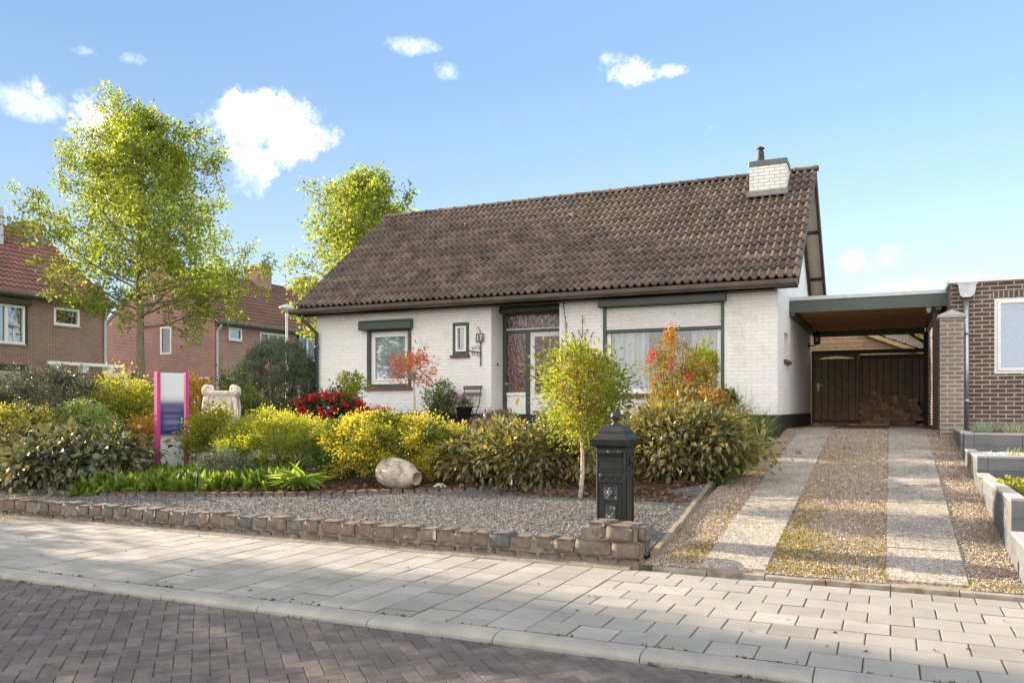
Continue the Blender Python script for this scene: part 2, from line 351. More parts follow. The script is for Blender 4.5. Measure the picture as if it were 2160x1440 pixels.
M['gravel_base'] = pbr('gravel_base', (.10, .10, .105), .95, var=.5, sc=60, bmp=.8, bsc=90)
M['drive_gravel'] = tinted('pink_gravel', [(0, (.17, .13, .10)), (.4, (.33, .265, .21)), (.75, (.44, .365, .30)), (1, (.62, .56, .49))], .8, .2, 40., .2)
M['drive_base'] = pbr('drive_base', (.27, .20, .14), .95, var=.5, sc=50, bmp=.8, bsc=80, dirt=((.15, .14, .05), 3., .55))
def slab_mat():
    m, nt, bs, out = new_mat('exposed_aggregate'); P = pos(nt)
    v = nd(nt, 'TexVoronoi', Scale=75.); nt.links.new(P, v.inputs['Vector'])
    sc = nd(nt, 'SeparateColor'); nt.links.new(v.outputs['Color'], sc.inputs[0])
    c = ramp(nt, [(0, (.12, .105, .085)), (.4, (.26, .23, .185)), (.8, (.37, .335, .28)), (1, (.52, .48, .42))], sc.outputs[0])
    c = mulmix(nt, c, noise(nt, P, 2.), .72, 1.15); c = mixc(nt, mrange(nt, noise(nt, P, 3.5, 6, .7), .56, .74, 0., .75), c, (.13, .115, .075))
    nt.links.new(c, bs.inputs['Base Color']); bs.inputs['Roughness'].default_value = .85; bump(nt, bs, v.outputs['Distance'], -.6, .02); return m
M['slab'] = slab_mat()
M['moss'] = leafm('moss', [(0, (.13, .12, .025)), (.5, (.27, .22, .04)), (1, (.38, .28, .06))], .3)
M['timber'] = pbr('weathered_timber', (.22, .185, .13), .85, var=.3, sc=10, bmp=.4, bsc=30, dirt=((.12, .13, .07), 5., .58))
M['block'] = tinted('concrete_block', [(0, (.10, .105, .115)), (1, (.145, .15, .155))], .8, .2, 3., .2, 90., dirt=((.22, .21, .20), 4., .63))
M['block_top'] = pbr('block_cap', (.33, .325, .32), .8, var=.12, sc=4, bmp=.2, bsc=90)
M['wood_ceiling'] = brick('ceiling_boards', (.34, .16, .06), (.26, .115, .042), (.05, .025, .012), bw=4., rh=.11, ms=.008, bmp=.3, rough=.6)
def planks(name, c, axis, w, c2):
    m, nt, bs, out = new_mat(name); P = pos(nt); sp = nd(nt, 'SeparateXYZ'); nt.links.new(P, sp.inputs[0])
    d = nd(nt, 'Math', operation='DIVIDE'); nt.links.new(sp.outputs[axis], d.inputs[0]); d.inputs[1].default_value = w
    fl = nd(nt, 'Math', operation='FLOOR'); nt.links.new(d.outputs[0], fl.inputs[0]); wn = nd(nt, 'TexWhiteNoise', noise_dimensions='1D'); nt.links.new(fl.outputs[0], wn.inputs['W'])
    fr = nd(nt, 'Math', operation='FRACT'); nt.links.new(d.outputs[0], fr.inputs[0]); pp = nd(nt, 'Math', operation='PINGPONG'); nt.links.new(fr.outputs[0], pp.inputs[0]); pp.inputs[1].default_value = .5
    col = mixc(nt, wn.outputs['Value'], c, c2); col = mulmix(nt, col, noise(nt, P, 8., 5), .75, 1.2)
    gr = mrange(nt, pp.outputs[0], .02, .06); col = mixc(nt, gr, (.01, .008, .006), col)
    nt.links.new(col, bs.inputs['Base Color']); bs.inputs['Roughness'].default_value = .7; bump(nt, bs, gr, .5, .01); return m
M['ceiling'] = planks('ceiling_boards_y', (.55, .25, .08), 'Y', .11, (.42, .19, .065))
M['gate'] = planks('gate_boards', (.22, .17, .12), 'X', .16, (.17, .14, .10))
M['shed'] = planks('shed_boards', (.36, .24, .13), 'Z', .13, (.28, .18, .10))
M['clinker'] = tinted('clinker', [(0, (.24, .17, .11)), (.5, (.36, .22, .14)), (1, (.44, .33, .22))], .85, .25, 20., .4)
M['mailbox'] = pbr('mailbox_black', (.014, .017, .017), .5, var=.3, sc=12, bmp=.2, bsc=40, spec=.4, dirt=((.06, .055, .045), 8., .66))
M['mailbox_worn'] = pbr('mailbox_worn', (.035, .037, .037), .55, var=.3, sc=20, dirt=((.55, .53, .50), 28., .53))
M['pink'] = pbr('pink_post', (.43, .04, .20), .45, var=.05)
M['ceramic'] = pbr('weathered_ceramic', (.40, .35, .28), .85, var=.3, sc=6, bmp=.5, bsc=45, dirt=((.17, .155, .13), 7., .50))
M['cast_stone'] = pbr('cast_stone', (.60, .55, .46), .9, var=.2, sc=9, bmp=.6, bsc=35, dirt=((.22, .18, .11), 5., .50))
M['rock'] = pbr('grey_rock', (.28, .26, .23), .9, var=.35, sc=9, bmp=.7, bsc=20)
M['rock_white'] = pbr('white_rock', (.55, .52, .48), .9, var=.3, sc=9, bmp=.7, bsc=20)
M['terracotta'] = pbr('terracotta', (.34, .15, .08), .8, var=.15)
M['pot'] = pbr('dark_pot', (.035, .025, .02), .6)
M['slate_wood'] = pbr('grey_slat', (.09, .085, .085), .6)
M['car'] = pbr('white_car_paint', (.75, .76, .77), .2, var=.01, spec=.6); M['rubber'] = pbr('rubber', (.015, .015, .015), .7); M['chrome'] = pbr('rim', (.5, .5, .5), .3, metal=.8)
M['car_glass'] = pbr('car_glass', (.01, .012, .014), .05, spec=.8)
def sign_mat():
    m, nt, bs, out = new_mat('sign_print'); tc = nd(nt, 'TexCoord'); sp = nd(nt, 'SeparateXYZ'); nt.links.new(tc.outputs['Object'], sp.inputs[0]); z = sp.outputs['Z']; x = sp.outputs['X']
    white = (.62, .66, .68); navy = (.035, .04, .16)
    c = ramp(nt, [(0, white), (.285, white), (.33, (.55, .55, .40)), (.375, navy), (.60, navy), (.68, (.10, .10, .22)), (.73, (.56, .56, .52)), (.78, white), (1, white)], mrange_lin(nt, z, 0., 1.62))
    for z0, dz, k in ((1.0, .06, .25), (.90, .05, .35), (.80, .08, .55), (.70, .045, .3)):
        d = nd(nt, 'Math', operation='SUBTRACT'); nt.links.new(z, d.inputs[0]); d.inputs[1].default_value = z0; e = nd(nt, 'Math', operation='ABSOLUTE'); nt.links.new(d.outputs[0], e.inputs[0])
        ex = nd(nt, 'Math', operation='ABSOLUTE'); nt.links.new(x, ex.inputs[0])
        f1 = mrange(nt, e.outputs[0], dz, 0., 0., k); f2 = mrange(nt, ex.outputs[0], .24, .06); mm = nd(nt, 'Math', operation='MULTIPLY'); nt.links.new(f1, mm.inputs[0]); nt.links.new(f2, mm.inputs[1])
        c = mixc(nt, mm.outputs[0], c, (.30, .33, .42))
    nt.links.new(c, bs.inputs['Base Color']); bs.inputs['Roughness'].default_value = .35; return m
def mrange_lin(nt, v, a, b):
    mr = nd(nt, 'MapRange'); mr.inputs[1].default_value = a; mr.inputs[2].default_value = b; nt.links.new(v, mr.inputs[0]); return mr.outputs[0]
M['sign'] = sign_mat()
# leaves
M['lf_tree'] = leafm('leaf_tree', [(0, (.12, .08, .02)), (.15, (.13, .15, .02)), (.6, (.22, .29, .04)), (1, (.36, .41, .07))], .55)
M['lf_cot'] = leafm('leaf_dark_shrub', [(0, (.035, .042, .028)), (.6, (.08, .095, .06)), (1, (.17, .17, .11))], .15, .45, .7)
M['lf_gold'] = leafm('leaf_gold', [(0, (.10, .13, .03)), (.5, (.26, .27, .06)), (1, (.48, .40, .10))], .4)
M['lf_mint'] = leafm('leaf_mint', [(0, (.13, .18, .06)), (.6, (.27, .34, .13)), (1, (.42, .46, .22))], .4)
M['lf_vib'] = leafm('leaf_leathery', [(0, (.04, .052, .026)), (.5, (.10, .115, .05)), (.85, (.16, .15, .075)), (1, (.26, .15, .08))], .25, .45, .7)
M['lf_vib_br'] = leafm('leaf_leathery_bronze', [(0, (.05, .06, .02)), (.45, (.14, .145, .05)), (.8, (.22, .19, .06)), (1, (.34, .17, .05))], .35, .45, .9)
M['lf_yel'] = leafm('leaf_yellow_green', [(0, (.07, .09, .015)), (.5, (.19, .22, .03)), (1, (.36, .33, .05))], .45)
M['lf_or'] = leafm('leaf_orange', [(0, (.20, .14, .02)), (.5, (.38, .24, .04)), (1, (.50, .27, .05))], .45)
M['lf_lime'] = leafm('leaf_lime', [(0, (.09, .12, .018)), (.5, (.24, .28, .03)), (1, (.42, .42, .06))], .45)
M['lf_euo'] = leafm('leaf_variegated', [(0, (.025, .055, .015)), (.35, (.13, .20, .03)), (.5, (.26, .30, .035)), (.75, (.43, .38, .045)), (1, (.55, .46, .08))], .35)
M['lf_con'] = leafm('leaf_conifer', [(0, (.065, .085, .06)), (.6, (.115, .145, .10)), (1, (.18, .215, .15))], .15, .6)
M['lf_rho'] = leafm('leaf_rhododendron', [(0, (.02, .03, .012)), (1, (.07, .08, .03))], .2, .35, .6)
M['petal'] = leafm('petal_red', [(0, (.34, .010, .022)), (.7, (.52, .022, .045)), (1, (.66, .09, .12))], .35)
M['lf_pho'] = leafm('leaf_photinia', [(0, (.09, .12, .025)), (.35, (.22, .27, .04)), (.6, (.34, .34, .06)), (.85, (.34, .21, .05)), (1, (.30, .13, .04))], .5)
M['lf_nan'] = leafm('leaf_nandina', [(0, (.10, .10, .02)), (.5, (.25, .19, .03)), (.8, (.38, .18, .04)), (1, (.46, .12, .05))], .45)
M['lf_map'] = leafm('leaf_maple', [(0, (.36, .16, .08)), (.5, (.55, .18, .10)), (.85, (.64, .30, .19)), (1, (.62, .48, .14))], .45)
M['lf_grn'] = leafm('leaf_green', [(0, (.035, .055, .018)), (.6, (.09, .13, .03)), (1, (.18, .22, .05))], .35)
M['lf_lily'] = leafm('leaf_lily', [(0, (.05, .085, .015)), (.6, (.14, .21, .03)), (1, (.28, .35, .06))], .45, .35)
M['lf_hosta'] = leafm('leaf_hosta', [(0, (.07, .12, .02)), (.6, (.17, .25, .05)), (1, (.30, .37, .10))], .45, .35)
M['lf_heath'] = leafm('leaf_heather', [(0, (.10, .075, .055)), (.6, (.20, .15, .12)), (1, (.30, .23, .17))], .25, .8)
M['lf_blue'] = leafm('leaf_fescue', [(0, (.12, .16, .14)), (.6, (.24, .29, .25)), (1, (.42, .42, .28))], .3)
M['lf_hak'] = leafm('leaf_hakone', [(0, (.12, .15, .03)), (.5, (.28, .30, .07)), (1, (.45, .42, .16))], .4)
M['lf_dead'] = leafm('dead_leaf', [(0, (.07, .04, .025)), (.6, (.15, .08, .045)), (1, (.26, .16, .09))], .2, .8)
M['bell'] = pbr('white_petal', (.75, .76, .70), .6, var=.02)
M['purple'] = leafm('petal_purple', [(0, (.16, .05, .20)), (1, (.32, .14, .36))], .3)
M['berry'] = pbr('red_berry', (.55, .03, .03), .4)

# ------------------------------------------------------------------ foliage helpers
def unit(a): return a/np.maximum(np.linalg.norm(a, axis=-1, keepdims=True), 1e-9)
LEAF = {'oval': ([(0, 0, 0), (.5, -.5, .5), (.5, .5, .5), (1, 0, -1)], [(0, 2, 3), (0, 3, 1)], []),
        'broad': ([(0, 0, 0), (.3, -.42, .5), (.3, 0, .1), (.3, .42, .5), (.68, -.36, .1), (.68, 0, -.3), (.68, .36, .1), (1, 0, -1.3)],
                  [(0, 2, 1), (0, 3, 2), (4, 5, 7), (5, 6, 7)], [(1, 2, 5, 4), (2, 3, 6, 5)]),
        'blade': ([(0, -.4, 0), (0, .4, 0), (.4, -.5, .25), (.4, .5, .25), (.75, -.4, 0), (.75, .4, 0), (1, 0, -1)],
                  [(4, 5, 6)], [(0, 1, 3, 2), (2, 3, 5, 4)]),
        'star': ([(0, 0, 0), (.45, -.18, .2), (.5, -.55, .1), (.68, -.16, .2), (1, 0, -.4), (.68, .16, .2), (.5, .55, .1), (.45, .18, .2)],
                 [(1, 2, 3), (5, 6, 7), (3, 4, 5)], [(0, 1, 3, 5), (0, 3, 5, 7)])}
def leaves(name, P, D, Sz, mat, parent, shape='oval', w=.5, fold=.18, tint=None, up=.8):
    n = len(P); T, tri, quad = LEAF[shape]; T = np.array(T)
    D = unit(D); ref = unit(rng.normal(size=(n, 3))*(1-up)+np.array([0, 0, 1.])*up+rng.normal(size=(n, 3))*.25)
    sd_ = unit(np.cross(D, ref)); nn = np.cross(sd_, D); Sz = np.broadcast_to(Sz, (n,))[:, None]
    V = (P[:, None, :]+(D*Sz)[:, None, :]*T[None, :, 0:1]+(sd_*Sz*w)[:, None, :]*T[None, :, 1:2]+(nn*Sz*fold)[:, None, :]*T[None, :, 2:3])
    k = len(T); base = (np.arange(n)*k)[:, None, None]
    fs = []
    if tri: fs.append((base+np.array(tri)[None]).reshape(-1, 3))
    if quad: fs.append((base+np.array(quad)[None]).reshape(-1, 4))
    tint = rng.random(n) if tint is None else tint
    o = mesh_np(name, V.reshape(-1, 3), fs, mat, parent, np.repeat(np.clip(tint, 0, 1), k))
    if name in ('flowers', 'blooms'): o['kind'] = 'stuff'
    return o
def rdir(n, zmin=-1.):
    v = unit(rng.normal(size=(n*4+8, 3))); v = v[v[:, 2] >= zmin][:n]
    return v
def blob(n, c, Rr, ncl, cr, shell=.55, zmin=-.3, lump=.16, up=.35):
    """leaf positions clumped through the outer part of an uneven ellipsoid"""
    c = np.array(c); Rr = np.array(Rr); d = rdir(ncl, zmin); ncl = len(d)
    rad = (shell+(1-shell)*rng.random(ncl)**.6)*(1+rng.normal(size=ncl)*lump)
    cc = c+Rr*d*rad[:, None]; idx = rng.integers(0, ncl, n); off = rng.normal(size=(n, 3))*cr*(.6+.8*rng.random(ncl))[idx][:, None]
    P = cc[idx]+off; out = unit((P-c)/Rr)
    D = unit(out*.7+unit(off)*.6+rng.normal(size=(n, 3))*.45+np.array([0, 0, up]))
    return P, D, idx, rng.random(ncl)
# ground heights
def sstep(a, b, x):
    t = min(max((x-a)/(b-a), 0), 1); return t*t*(3-2*t)
def garden_z(y):
    return .215+(min(y, 9.7)-7.7)*.0625 if y < 9.7 else min(.34+(y-9.7)*.124, 1.06)
def drive_z(y): return min(max(.03+(y-7.5)*.114, .03), 1.08)
def side_z(y): return min(max((y-7.4)*.05, -.1), .2)
def gz(x, y):
    s = sstep(-14.6, -13.9, x); k = min(max((x+2.75)/.6, 0), 1); q = garden_z(max(y, 7.7)); q = q*(1-k)+min(q, drive_z(y)+.05)*k
    return side_z(y)*(1-s)+q*s
def shrub(name, label, cat, px, zc, wpx, ytop, mat, n, leaf=.05, ncl=60, cr=.09, shape='oval', w=.55, group=None, ry=.85, base=None, tmode='mix', shell=.55, zmin=-.45, fold=.18, lump=.14, up=.35, stems=14, low=.0, lup=.6, foliage='foliage', stem_mat='twig'):
    x, y = at(px, zc); g = gz(x, y) if base is None else base; zt = zat(ytop, zc); rx = wpx*zc/F/2
    t = thing(name, label, cat, (x, y, g), group)
    h = zt-g; cz = g+h*(.5+low); rz = h*(.5-low)*1.0
    P, D, idx, cl = blob(n, (x, y, cz), (rx, rx*ry, rz), ncl, cr, shell, zmin, lump, up)
    P[:, 2] = np.maximum(P[:, 2], g+.01+.04*rng.random(len(P)))
    if tmode == 'mix': ti = .45*cl[idx]+.55*rng.random(n)
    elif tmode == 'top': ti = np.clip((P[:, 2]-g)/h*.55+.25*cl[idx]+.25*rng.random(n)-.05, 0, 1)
    elif tmode == 'patch': ti = np.clip(.72*(cl[idx] > .56)*1.+.35*rng.random(n)-.1*cl[idx], 0, 1)
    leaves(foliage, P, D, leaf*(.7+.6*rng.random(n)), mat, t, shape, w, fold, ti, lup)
    if stems:
        b = MB()
        for i in range(stems):
            q = P[rng.integers(0, n)]; m0 = (x+rng.normal()*.06, y+rng.normal()*.06, g-.03)
            mid = ((m0[0]*.45+q[0]*.55)+rng.normal()*.03, m0[1]*.45+q[1]*.55, g+(q[2]-g)*.5)
            b.tube([m0, mid, tuple(q)], [.012, .008, .004], 5)
        b.build('stems', M[stem_mat], t)
    return t
def grass(name, label, cat, x, y, g, n, h, spread, mat, lean=.6, w=.05, group=None, rad=.08, fold=.3):
    t = thing(name, label, cat, (x, y, g), group)
    a = rng.random(n)*2*math.pi; r = rad*np.sqrt(rng.random(n)); P = np.stack([x+r*np.cos(a), y+r*np.sin(a), np.full(n, g-.01)], 1)
    l = lean*rng.random(n); a2 = a+rng.normal(size=n)*.5
    D = np.stack([np.cos(a2)*l, np.sin(a2)*l, np.ones(n)], 1)
    leaves('blades', P, D, h*(.6+.5*rng.random(n)), mat, t, 'blade', w, fold, None, .3)
    return t

# ------------------------------------------------------------------ ground, street, pavement
def sheet(name, xs, ys, zf, mat, parent=None, kind='structure'):
    V = [(x, y, zf(x, y)) for y in ys for x in xs]; nx = len(xs)
    Fq = [(j*nx+i, j*nx+i+1, (j+1)*nx+i+1, (j+1)*nx+i) for j in range(len(ys)-1) for i in range(nx-1)]
    o = mesh_np(name, np.array(V), [np.array(Fq)], mat, parent)
    if kind: o['kind'] = kind
    return o
def terr(x, y):
    if y < 7.61: return -.13
    a = sstep(-14.6, -13.9, x); b = 0
    z = side_z(y)*(1-a)+(gz(x, y) if x < -2.12 else drive_z(y))*a
    return z-.06
sheet('ground', [-600, -120, -40, -30, -22, -16, -14.6, -14.4, -14.2, -14, -13.9, -10, -6, -2.75, -2.5, -2.3, -2.13, -2.1, 1, 6, 40, 120, 600],
      [-300, -60, -10, 4, 7.4, 7.6, 7.62]+[7.7+.5*i for i in range(19)]+[18, 24, 40, 80, 200, 1000], terr, M['turf'])
def street():
    b = MB(); z0 = -.062; ln, wd = .21, .105; random.seed(11)
    sheet('street', [-40, 30], [-30, 4.93], lambda x, y: z0-.004, M['joint'])
    c45 = math.sqrt(.5)
    # herringbone cells, two bricks per cell, laid at 45 degrees to the kerb
    vs = []; fs = []; ti = []
    for i in range(-110, 111):
        for j in range(-60, 61):
            for k in (0, 1):
                u0, v0 = i*wd+j*2*wd, i*wd-j*2*wd
                if k == 0: u1, v1 = u0+ln, v0+wd
                else: u0, v0 = u0-wd, v0; u1, v1 = u0+wd, v0+ln
                cu, cv = (u0+u1)/2, (v0+v1)/2
                X, Y = -3.0+(cu-cv)*c45, 2.9+(cu+cv)*c45
                if not (-13.5 < X < 4.8 and .8 < Y < 5.02): continue
                g, bv = .0016, .005; dz = random.gauss(0, .0012); tx, ty = random.gauss(0, .004), random.gauss(0, .004)
                n0 = len(vs)
                for (e, zz) in ((g, -.02), (g, -.005), (g+bv, 0)):
                    for (p, q) in ((u0+e, v0+e), (u1-e, v0+e), (u1-e, v1-e), (u0+e, v1-e)):
                        vs.append((-3.0+(p-q)*c45, 2.9+(p+q)*c45, z0+.004+zz+dz+(p-cu)*tx+(q-cv)*ty))
                for l in (0, 4):
                    for m in range(4): fs.append((n0+l+m, n0+l+(m+1) % 4, n0+l+4+(m+1) % 4, n0+l+4+m))
                fs.append((n0+8, n0+9, n0+10, n0+11)); ti += [min(max(random.gauss(.45, .22), 0), 1)]*12
    mesh_np('street_bricks', np.array(vs), [np.array(fs)], M['street'], None, ti)['kind'] = 'structure'
street()
def pavers():
    sheet('pavement', [-60, 40], [5.08, 7.5], lambda x, y: -.011, M['joint'])
    vs = []; fs = []; ti = []; random.seed(3)
    def tile(x0, x1, y0, y1):
        g, bv = .0026, .007; dz = random.gauss(0, .0012); t = min(max(random.gauss(.62, .16), .3), 1); n0 = len(vs)
        for (e, zz) in ((g, -.03), (g, -.003), (g+bv, 0)):
            for (p, q) in ((x0+e, y0+e), (x1-e, y0+e), (x1-e, y1-e), (x0+e, y1-e)): vs.append((p, q, zz+dz))
        for l in (0, 4):
            for m in range(4): fs.append((n0+l+m, n0+l+(m+1) % 4, n0+l+4+(m+1) % 4, n0+l+4+m))
        fs.append((n0+8, n0+9, n0+10, n0+11)); ti.extend([0.]*8+[t]*4)
    Y0, Y1, s = 5.105, 7.455, .30
    x = -2.25; k = 0
    while x > -16:                                  # columns run away from the kerb
        y = Y0-(.15 if k % 2 else 0)
        while y < Y1:
            a, b = max(y, Y0), min(y+s, Y1)
            if b-a > .03: tile(x-s, x, a, b)
            y += s
        x -= s; k += 1
    y = Y0; k = 0
    while y < Y1-.05:                               # courses run along the kerb before the drive
        x = -2.25-(.15 if k % 2 else 0)
        while x < 5:
            a = max(x, -2.25)
            if x+s-a > .03: tile(a, x+s, y, min(y+s, Y1))
            x += s
        y += s; k += 1
    mesh_np('pavement_tiles', np.array(vs), [np.array(fs)], M['paver'], None, ti)['kind'] = 'structure'
    random.seed(8); kb = MB(); x = -16.4
    while x < 5:
        pr = [(5.10, -.2), (5.10, -.002), (5.0, -.004), (4.955, -.014), (4.925, -.036), (4.915, -.2)]
        kb.prism(pr, 'x', x+.003, x+.997, random.random()); x += 1.0
    struct(kb.build('kerb', pbr('kerb_concrete', (.27, .265, .235), .9, var=.14, sc=4, bmp=.3, bsc=140, dirt=((.17, .16, .13), 2.2, .58)), bevel=.004))
pavers()
# drive
sheet('driveway', [-2.12, 1.0], [7.535+.6*i for i in range(26)], lambda x, y: drive_z(y), M['drive_base'])
def strips():
    random.seed(4)
    for x0, x1 in ((-1.585, -1.015), (-.035, .575)):
        b = MB(); y = 7.62
        while y < 22:
            l = .995; e = .004
            z0, z1 = drive_z(y+e)+.022+random.gauss(0, .003), drive_z(y+l-e)+.022+random.gauss(0, .003)
            b.add([(x0, y+e, z0-.06), (x1, y+e, z0-.06), (x1, y+l-e, z1-.06), (x0, y+l-e, z1-.06), (x0, y+e, z0), (x1, y+e, z0), (x1, y+l-e, z1), (x0, y+l-e, z1)],
                  [(4, 5, 6, 7), (0, 1, 5, 4), (1, 2, 6, 5), (2, 3, 7, 6), (3, 0, 4, 7)]); y += l+.005
        struct(b.build('driveway_strip', M['slab']))
    b = MB(); x = -2.0
    while x < 1.6:
        b.box(x+.003, x+.497, 7.462, 7.545, -.1, .040+random.gauss(0, .003)); x += .5
    struct(b.build('driveway_edging', pbr('edging_concrete', (.24, .22, .18), .9, var=.3, sc=7, dirt=((.16, .12, .07), 5., .5)), bevel=.006))
strips()
def stones(name, P, lo, hi, mat, tint=None):
    n = len(P); T = np.array([(1, 0, 0), (-1, 0, 0), (0, 1, 0), (0, -1, 0), (0, 0, 1), (0, 0, -1)], float)
    q = unit(rng.normal(size=(n, 4))); a, b, c, d = q.T
    Rm = np.stack([1-2*(c*c+d*d), 2*(b*c-a*d), 2*(b*d+a*c), 2*(b*c+a*d), 1-2*(b*b+d*d), 2*(c*d-a*b), 2*(b*d-a*c), 2*(c*d+a*b), 1-2*(b*b+c*c)], 1).reshape(n, 3, 3)
    sz = (lo+(hi-lo)*rng.random(n)**1.5)[:, None]*np.stack([.7+.6*rng.random(n), .5+.5*rng.random(n), .4+.35*rng.random(n)], 1)*.5
    V = np.einsum('nij,nkj->nki', Rm, T[None]*sz[:, None, :]*(1+.25*rng.normal(size=(n, 6, 1))*.6))+P[:, None, :]
    Ft = np.array([(0, 2, 4), (2, 1, 4), (1, 3, 4), (3, 0, 4), (2, 0, 5), (1, 2, 5), (3, 1, 5), (0, 3, 5)])
    ti = rng.random(n) if tint is None else tint
    return mesh_np(name, V.reshape(-1, 3), [((np.arange(n)*6)[:, None, None]+Ft[None]).reshape(-1, 3)], mat, None, np.repeat(ti, 6))
EDGE = [(-15.0, 8.1), (-11.5, 8.15), (-9.9, 8.3), (-8.4, 8.65), (-6.87, 9.17), (-5.9, 9.7), (-4.94, 10.1), (-4.2, 10.1), (-3.48, 9.9), (-2.7, 10.3), (-2.1, 11.2)]
def edge_y(x): return float(np.interp(x, [p[0] for p in EDGE], [p[1] for p in EDGE]))
sheet('garden_soil', [-13.9+.42*i for i in range(27)]+[-2.75, -2.4, -2.1], [7.66+.2615*i for i in range(31)], lambda x, y: gz(x, y), M['soil'])
def gravel_bed():
    xs = [-15+.3*i for i in range(44)]; V = []; n = 6
    xs = [x for x in xs if x < -2.8]+[-2.75, -2.5, -2.3, -2.12]
    for x in xs:
        for k in range(n): y = 7.68+(edge_y(x)-7.68)*k/(n-1); V.append((x, y, gz(x, y)+.012))
    Fq = [(i*n+k, (i+1)*n+k, (i+1)*n+k+1, i*n+k+1) for i in range(len(xs)-1) for k in range(n-1)]
    struct(mesh_np('gravel_path', np.array(V), [np.array(Fq)], M['gravel_base']))
    m = 34000; x = -13.9+11.78*rng.random(m)**.75; y = 7.66+3.4*rng.random(m)
    ok = y < np.interp(x, [p[0] for p in EDGE], [p[1] for p in EDGE])+.02; x, y = x[ok], y[ok]
    P = np.stack([x, y, np.array([gz(a, b) for a, b in zip(x, y)])+.014+.006*rng.random(len(x))], 1)
    struct(stones('gravel', P, .016, .034, M['gravel'], np.clip(rng.normal(.42, .28, len(x)), 0, 1)), 'stuff')
gravel_bed()
def drive_stones():
    m = 84000; y = 7.56+9.5*rng.random(m)**1.35; x = -2.08+3.05*rng.random(m)
    ok = ~(((x > -1.58) & (x < -1.02)) | ((x > -.03) & (x < .57))); x, y = x[ok], y[ok]
    P = np.stack([x, y, np.array([drive_z(b) for b in y])+.004+.008*rng.random(len(x))], 1)
    struct(stones('drive_gravel', P, .012, .027, M['drive_gravel'], np.clip(rng.normal(.5, .27, len(x)), 0, 1)), 'stuff')
    # moss creeping through the middle strip and along the slab edges
    m = 9000; c = []
    for (cx, cy, sx, sy, k) in ((-.85, 8.5, .22, .5, 1500), (-.5, 8.2, .35, .35, 900), (-.9, 9.6, .12, .7, 800), (-.75, 10.8, .3, .8, 500), (-.7, 13.8, .3, .7, 800), (-.15, 9.5, .08, 1.0, 400), (-1.68, 8.0, .1, .3, 500), (-1.7, 13, .15, 1.2, 700), (-1.95, 8.6, .1, .5, 300), (-.6, 7.7, .6, .05, 500), (.7, 7.65, .3, .06, 200), (-1.7, 9.7, .05, .4, 150), (.9, 9.6, .05, 1., 120)):
        q = rng.normal(size=(k, 2))*(sx, sy)+(cx, cy); c.append(q)
    c = np.concatenate(c); c = c[rng.random(len(c)) < .55]; c = c[(c[:, 0] > -2.05) & (c[:, 0] < .97) & (c[:, 1] > 7.5)]
    ins = ((c[:, 0] > -1.575) & (c[:, 0] < -1.025)) | ((c[:, 0] > -.025) & (c[:, 0] < .565)); c = c[~ins]
    P = np.stack([c[:, 0], c[:, 1], np.array([drive_z(b) for b in c[:, 1]])+.012], 1)
    D = rng.normal(size=P.shape)*.6+(0, 0, .9)
    struct(leaves('moss', P, D, .018+.022*rng.random(len(P)), M['moss'], None, 'oval', .5, .2), 'stuff')
drive_stones()
def cobble(b, x0, x1, y0, y1, z0, z1, tint, rr=.22, jit=.008):
    """one roughly squared, worn stone"""
    g = (-1, -.55, .55, 1); c = ((x0+x1)/2, (y0+y1)/2, (z0+z1)/2); h = ((x1-x0)/2, (y1-y0)/2, (z1-z0)/2)
    idx = {}; vs = []; off = [random.gauss(0, jit) for _ in range(8)]
    for i in range(4):
        for j in range(4):
            for k in range(4):
                if 0 < i < 3 and 0 < j < 3 and 0 < k < 3: continue
                p = Vector((g[i], g[j], g[k])); m = sum(abs(q) > .9 for q in p)
                s = {3: 1-rr*.42, 2: 1-rr*.2, 1: 1.0}[m]; idx[(i, j, k)] = len(vs)
                q = [p[a]*(s if abs(p[a]) > .9 else 1)*h[a]+c[a]+random.gauss(0, jit*.45) for a in range(3)]
                q[2] += off[0]*p.x*.5; q[1] += off[1]*p.x*.5; vs.append(q)
    fs = []
    for a in range(3):
        for e in (0, 3):
            for i in range(3):
                for j in range(3):
                    def key(u, v):
                        t = [0, 0, 0]; t[a] = e; t[(a+1) % 3] = u; t[(a+2) % 3] = v; return idx[tuple(t)]
                    fs.append((key(i, j), key(i+1, j), key(i+1, j+1), key(i, j+1)))
    b.add(vs, fs, tint)
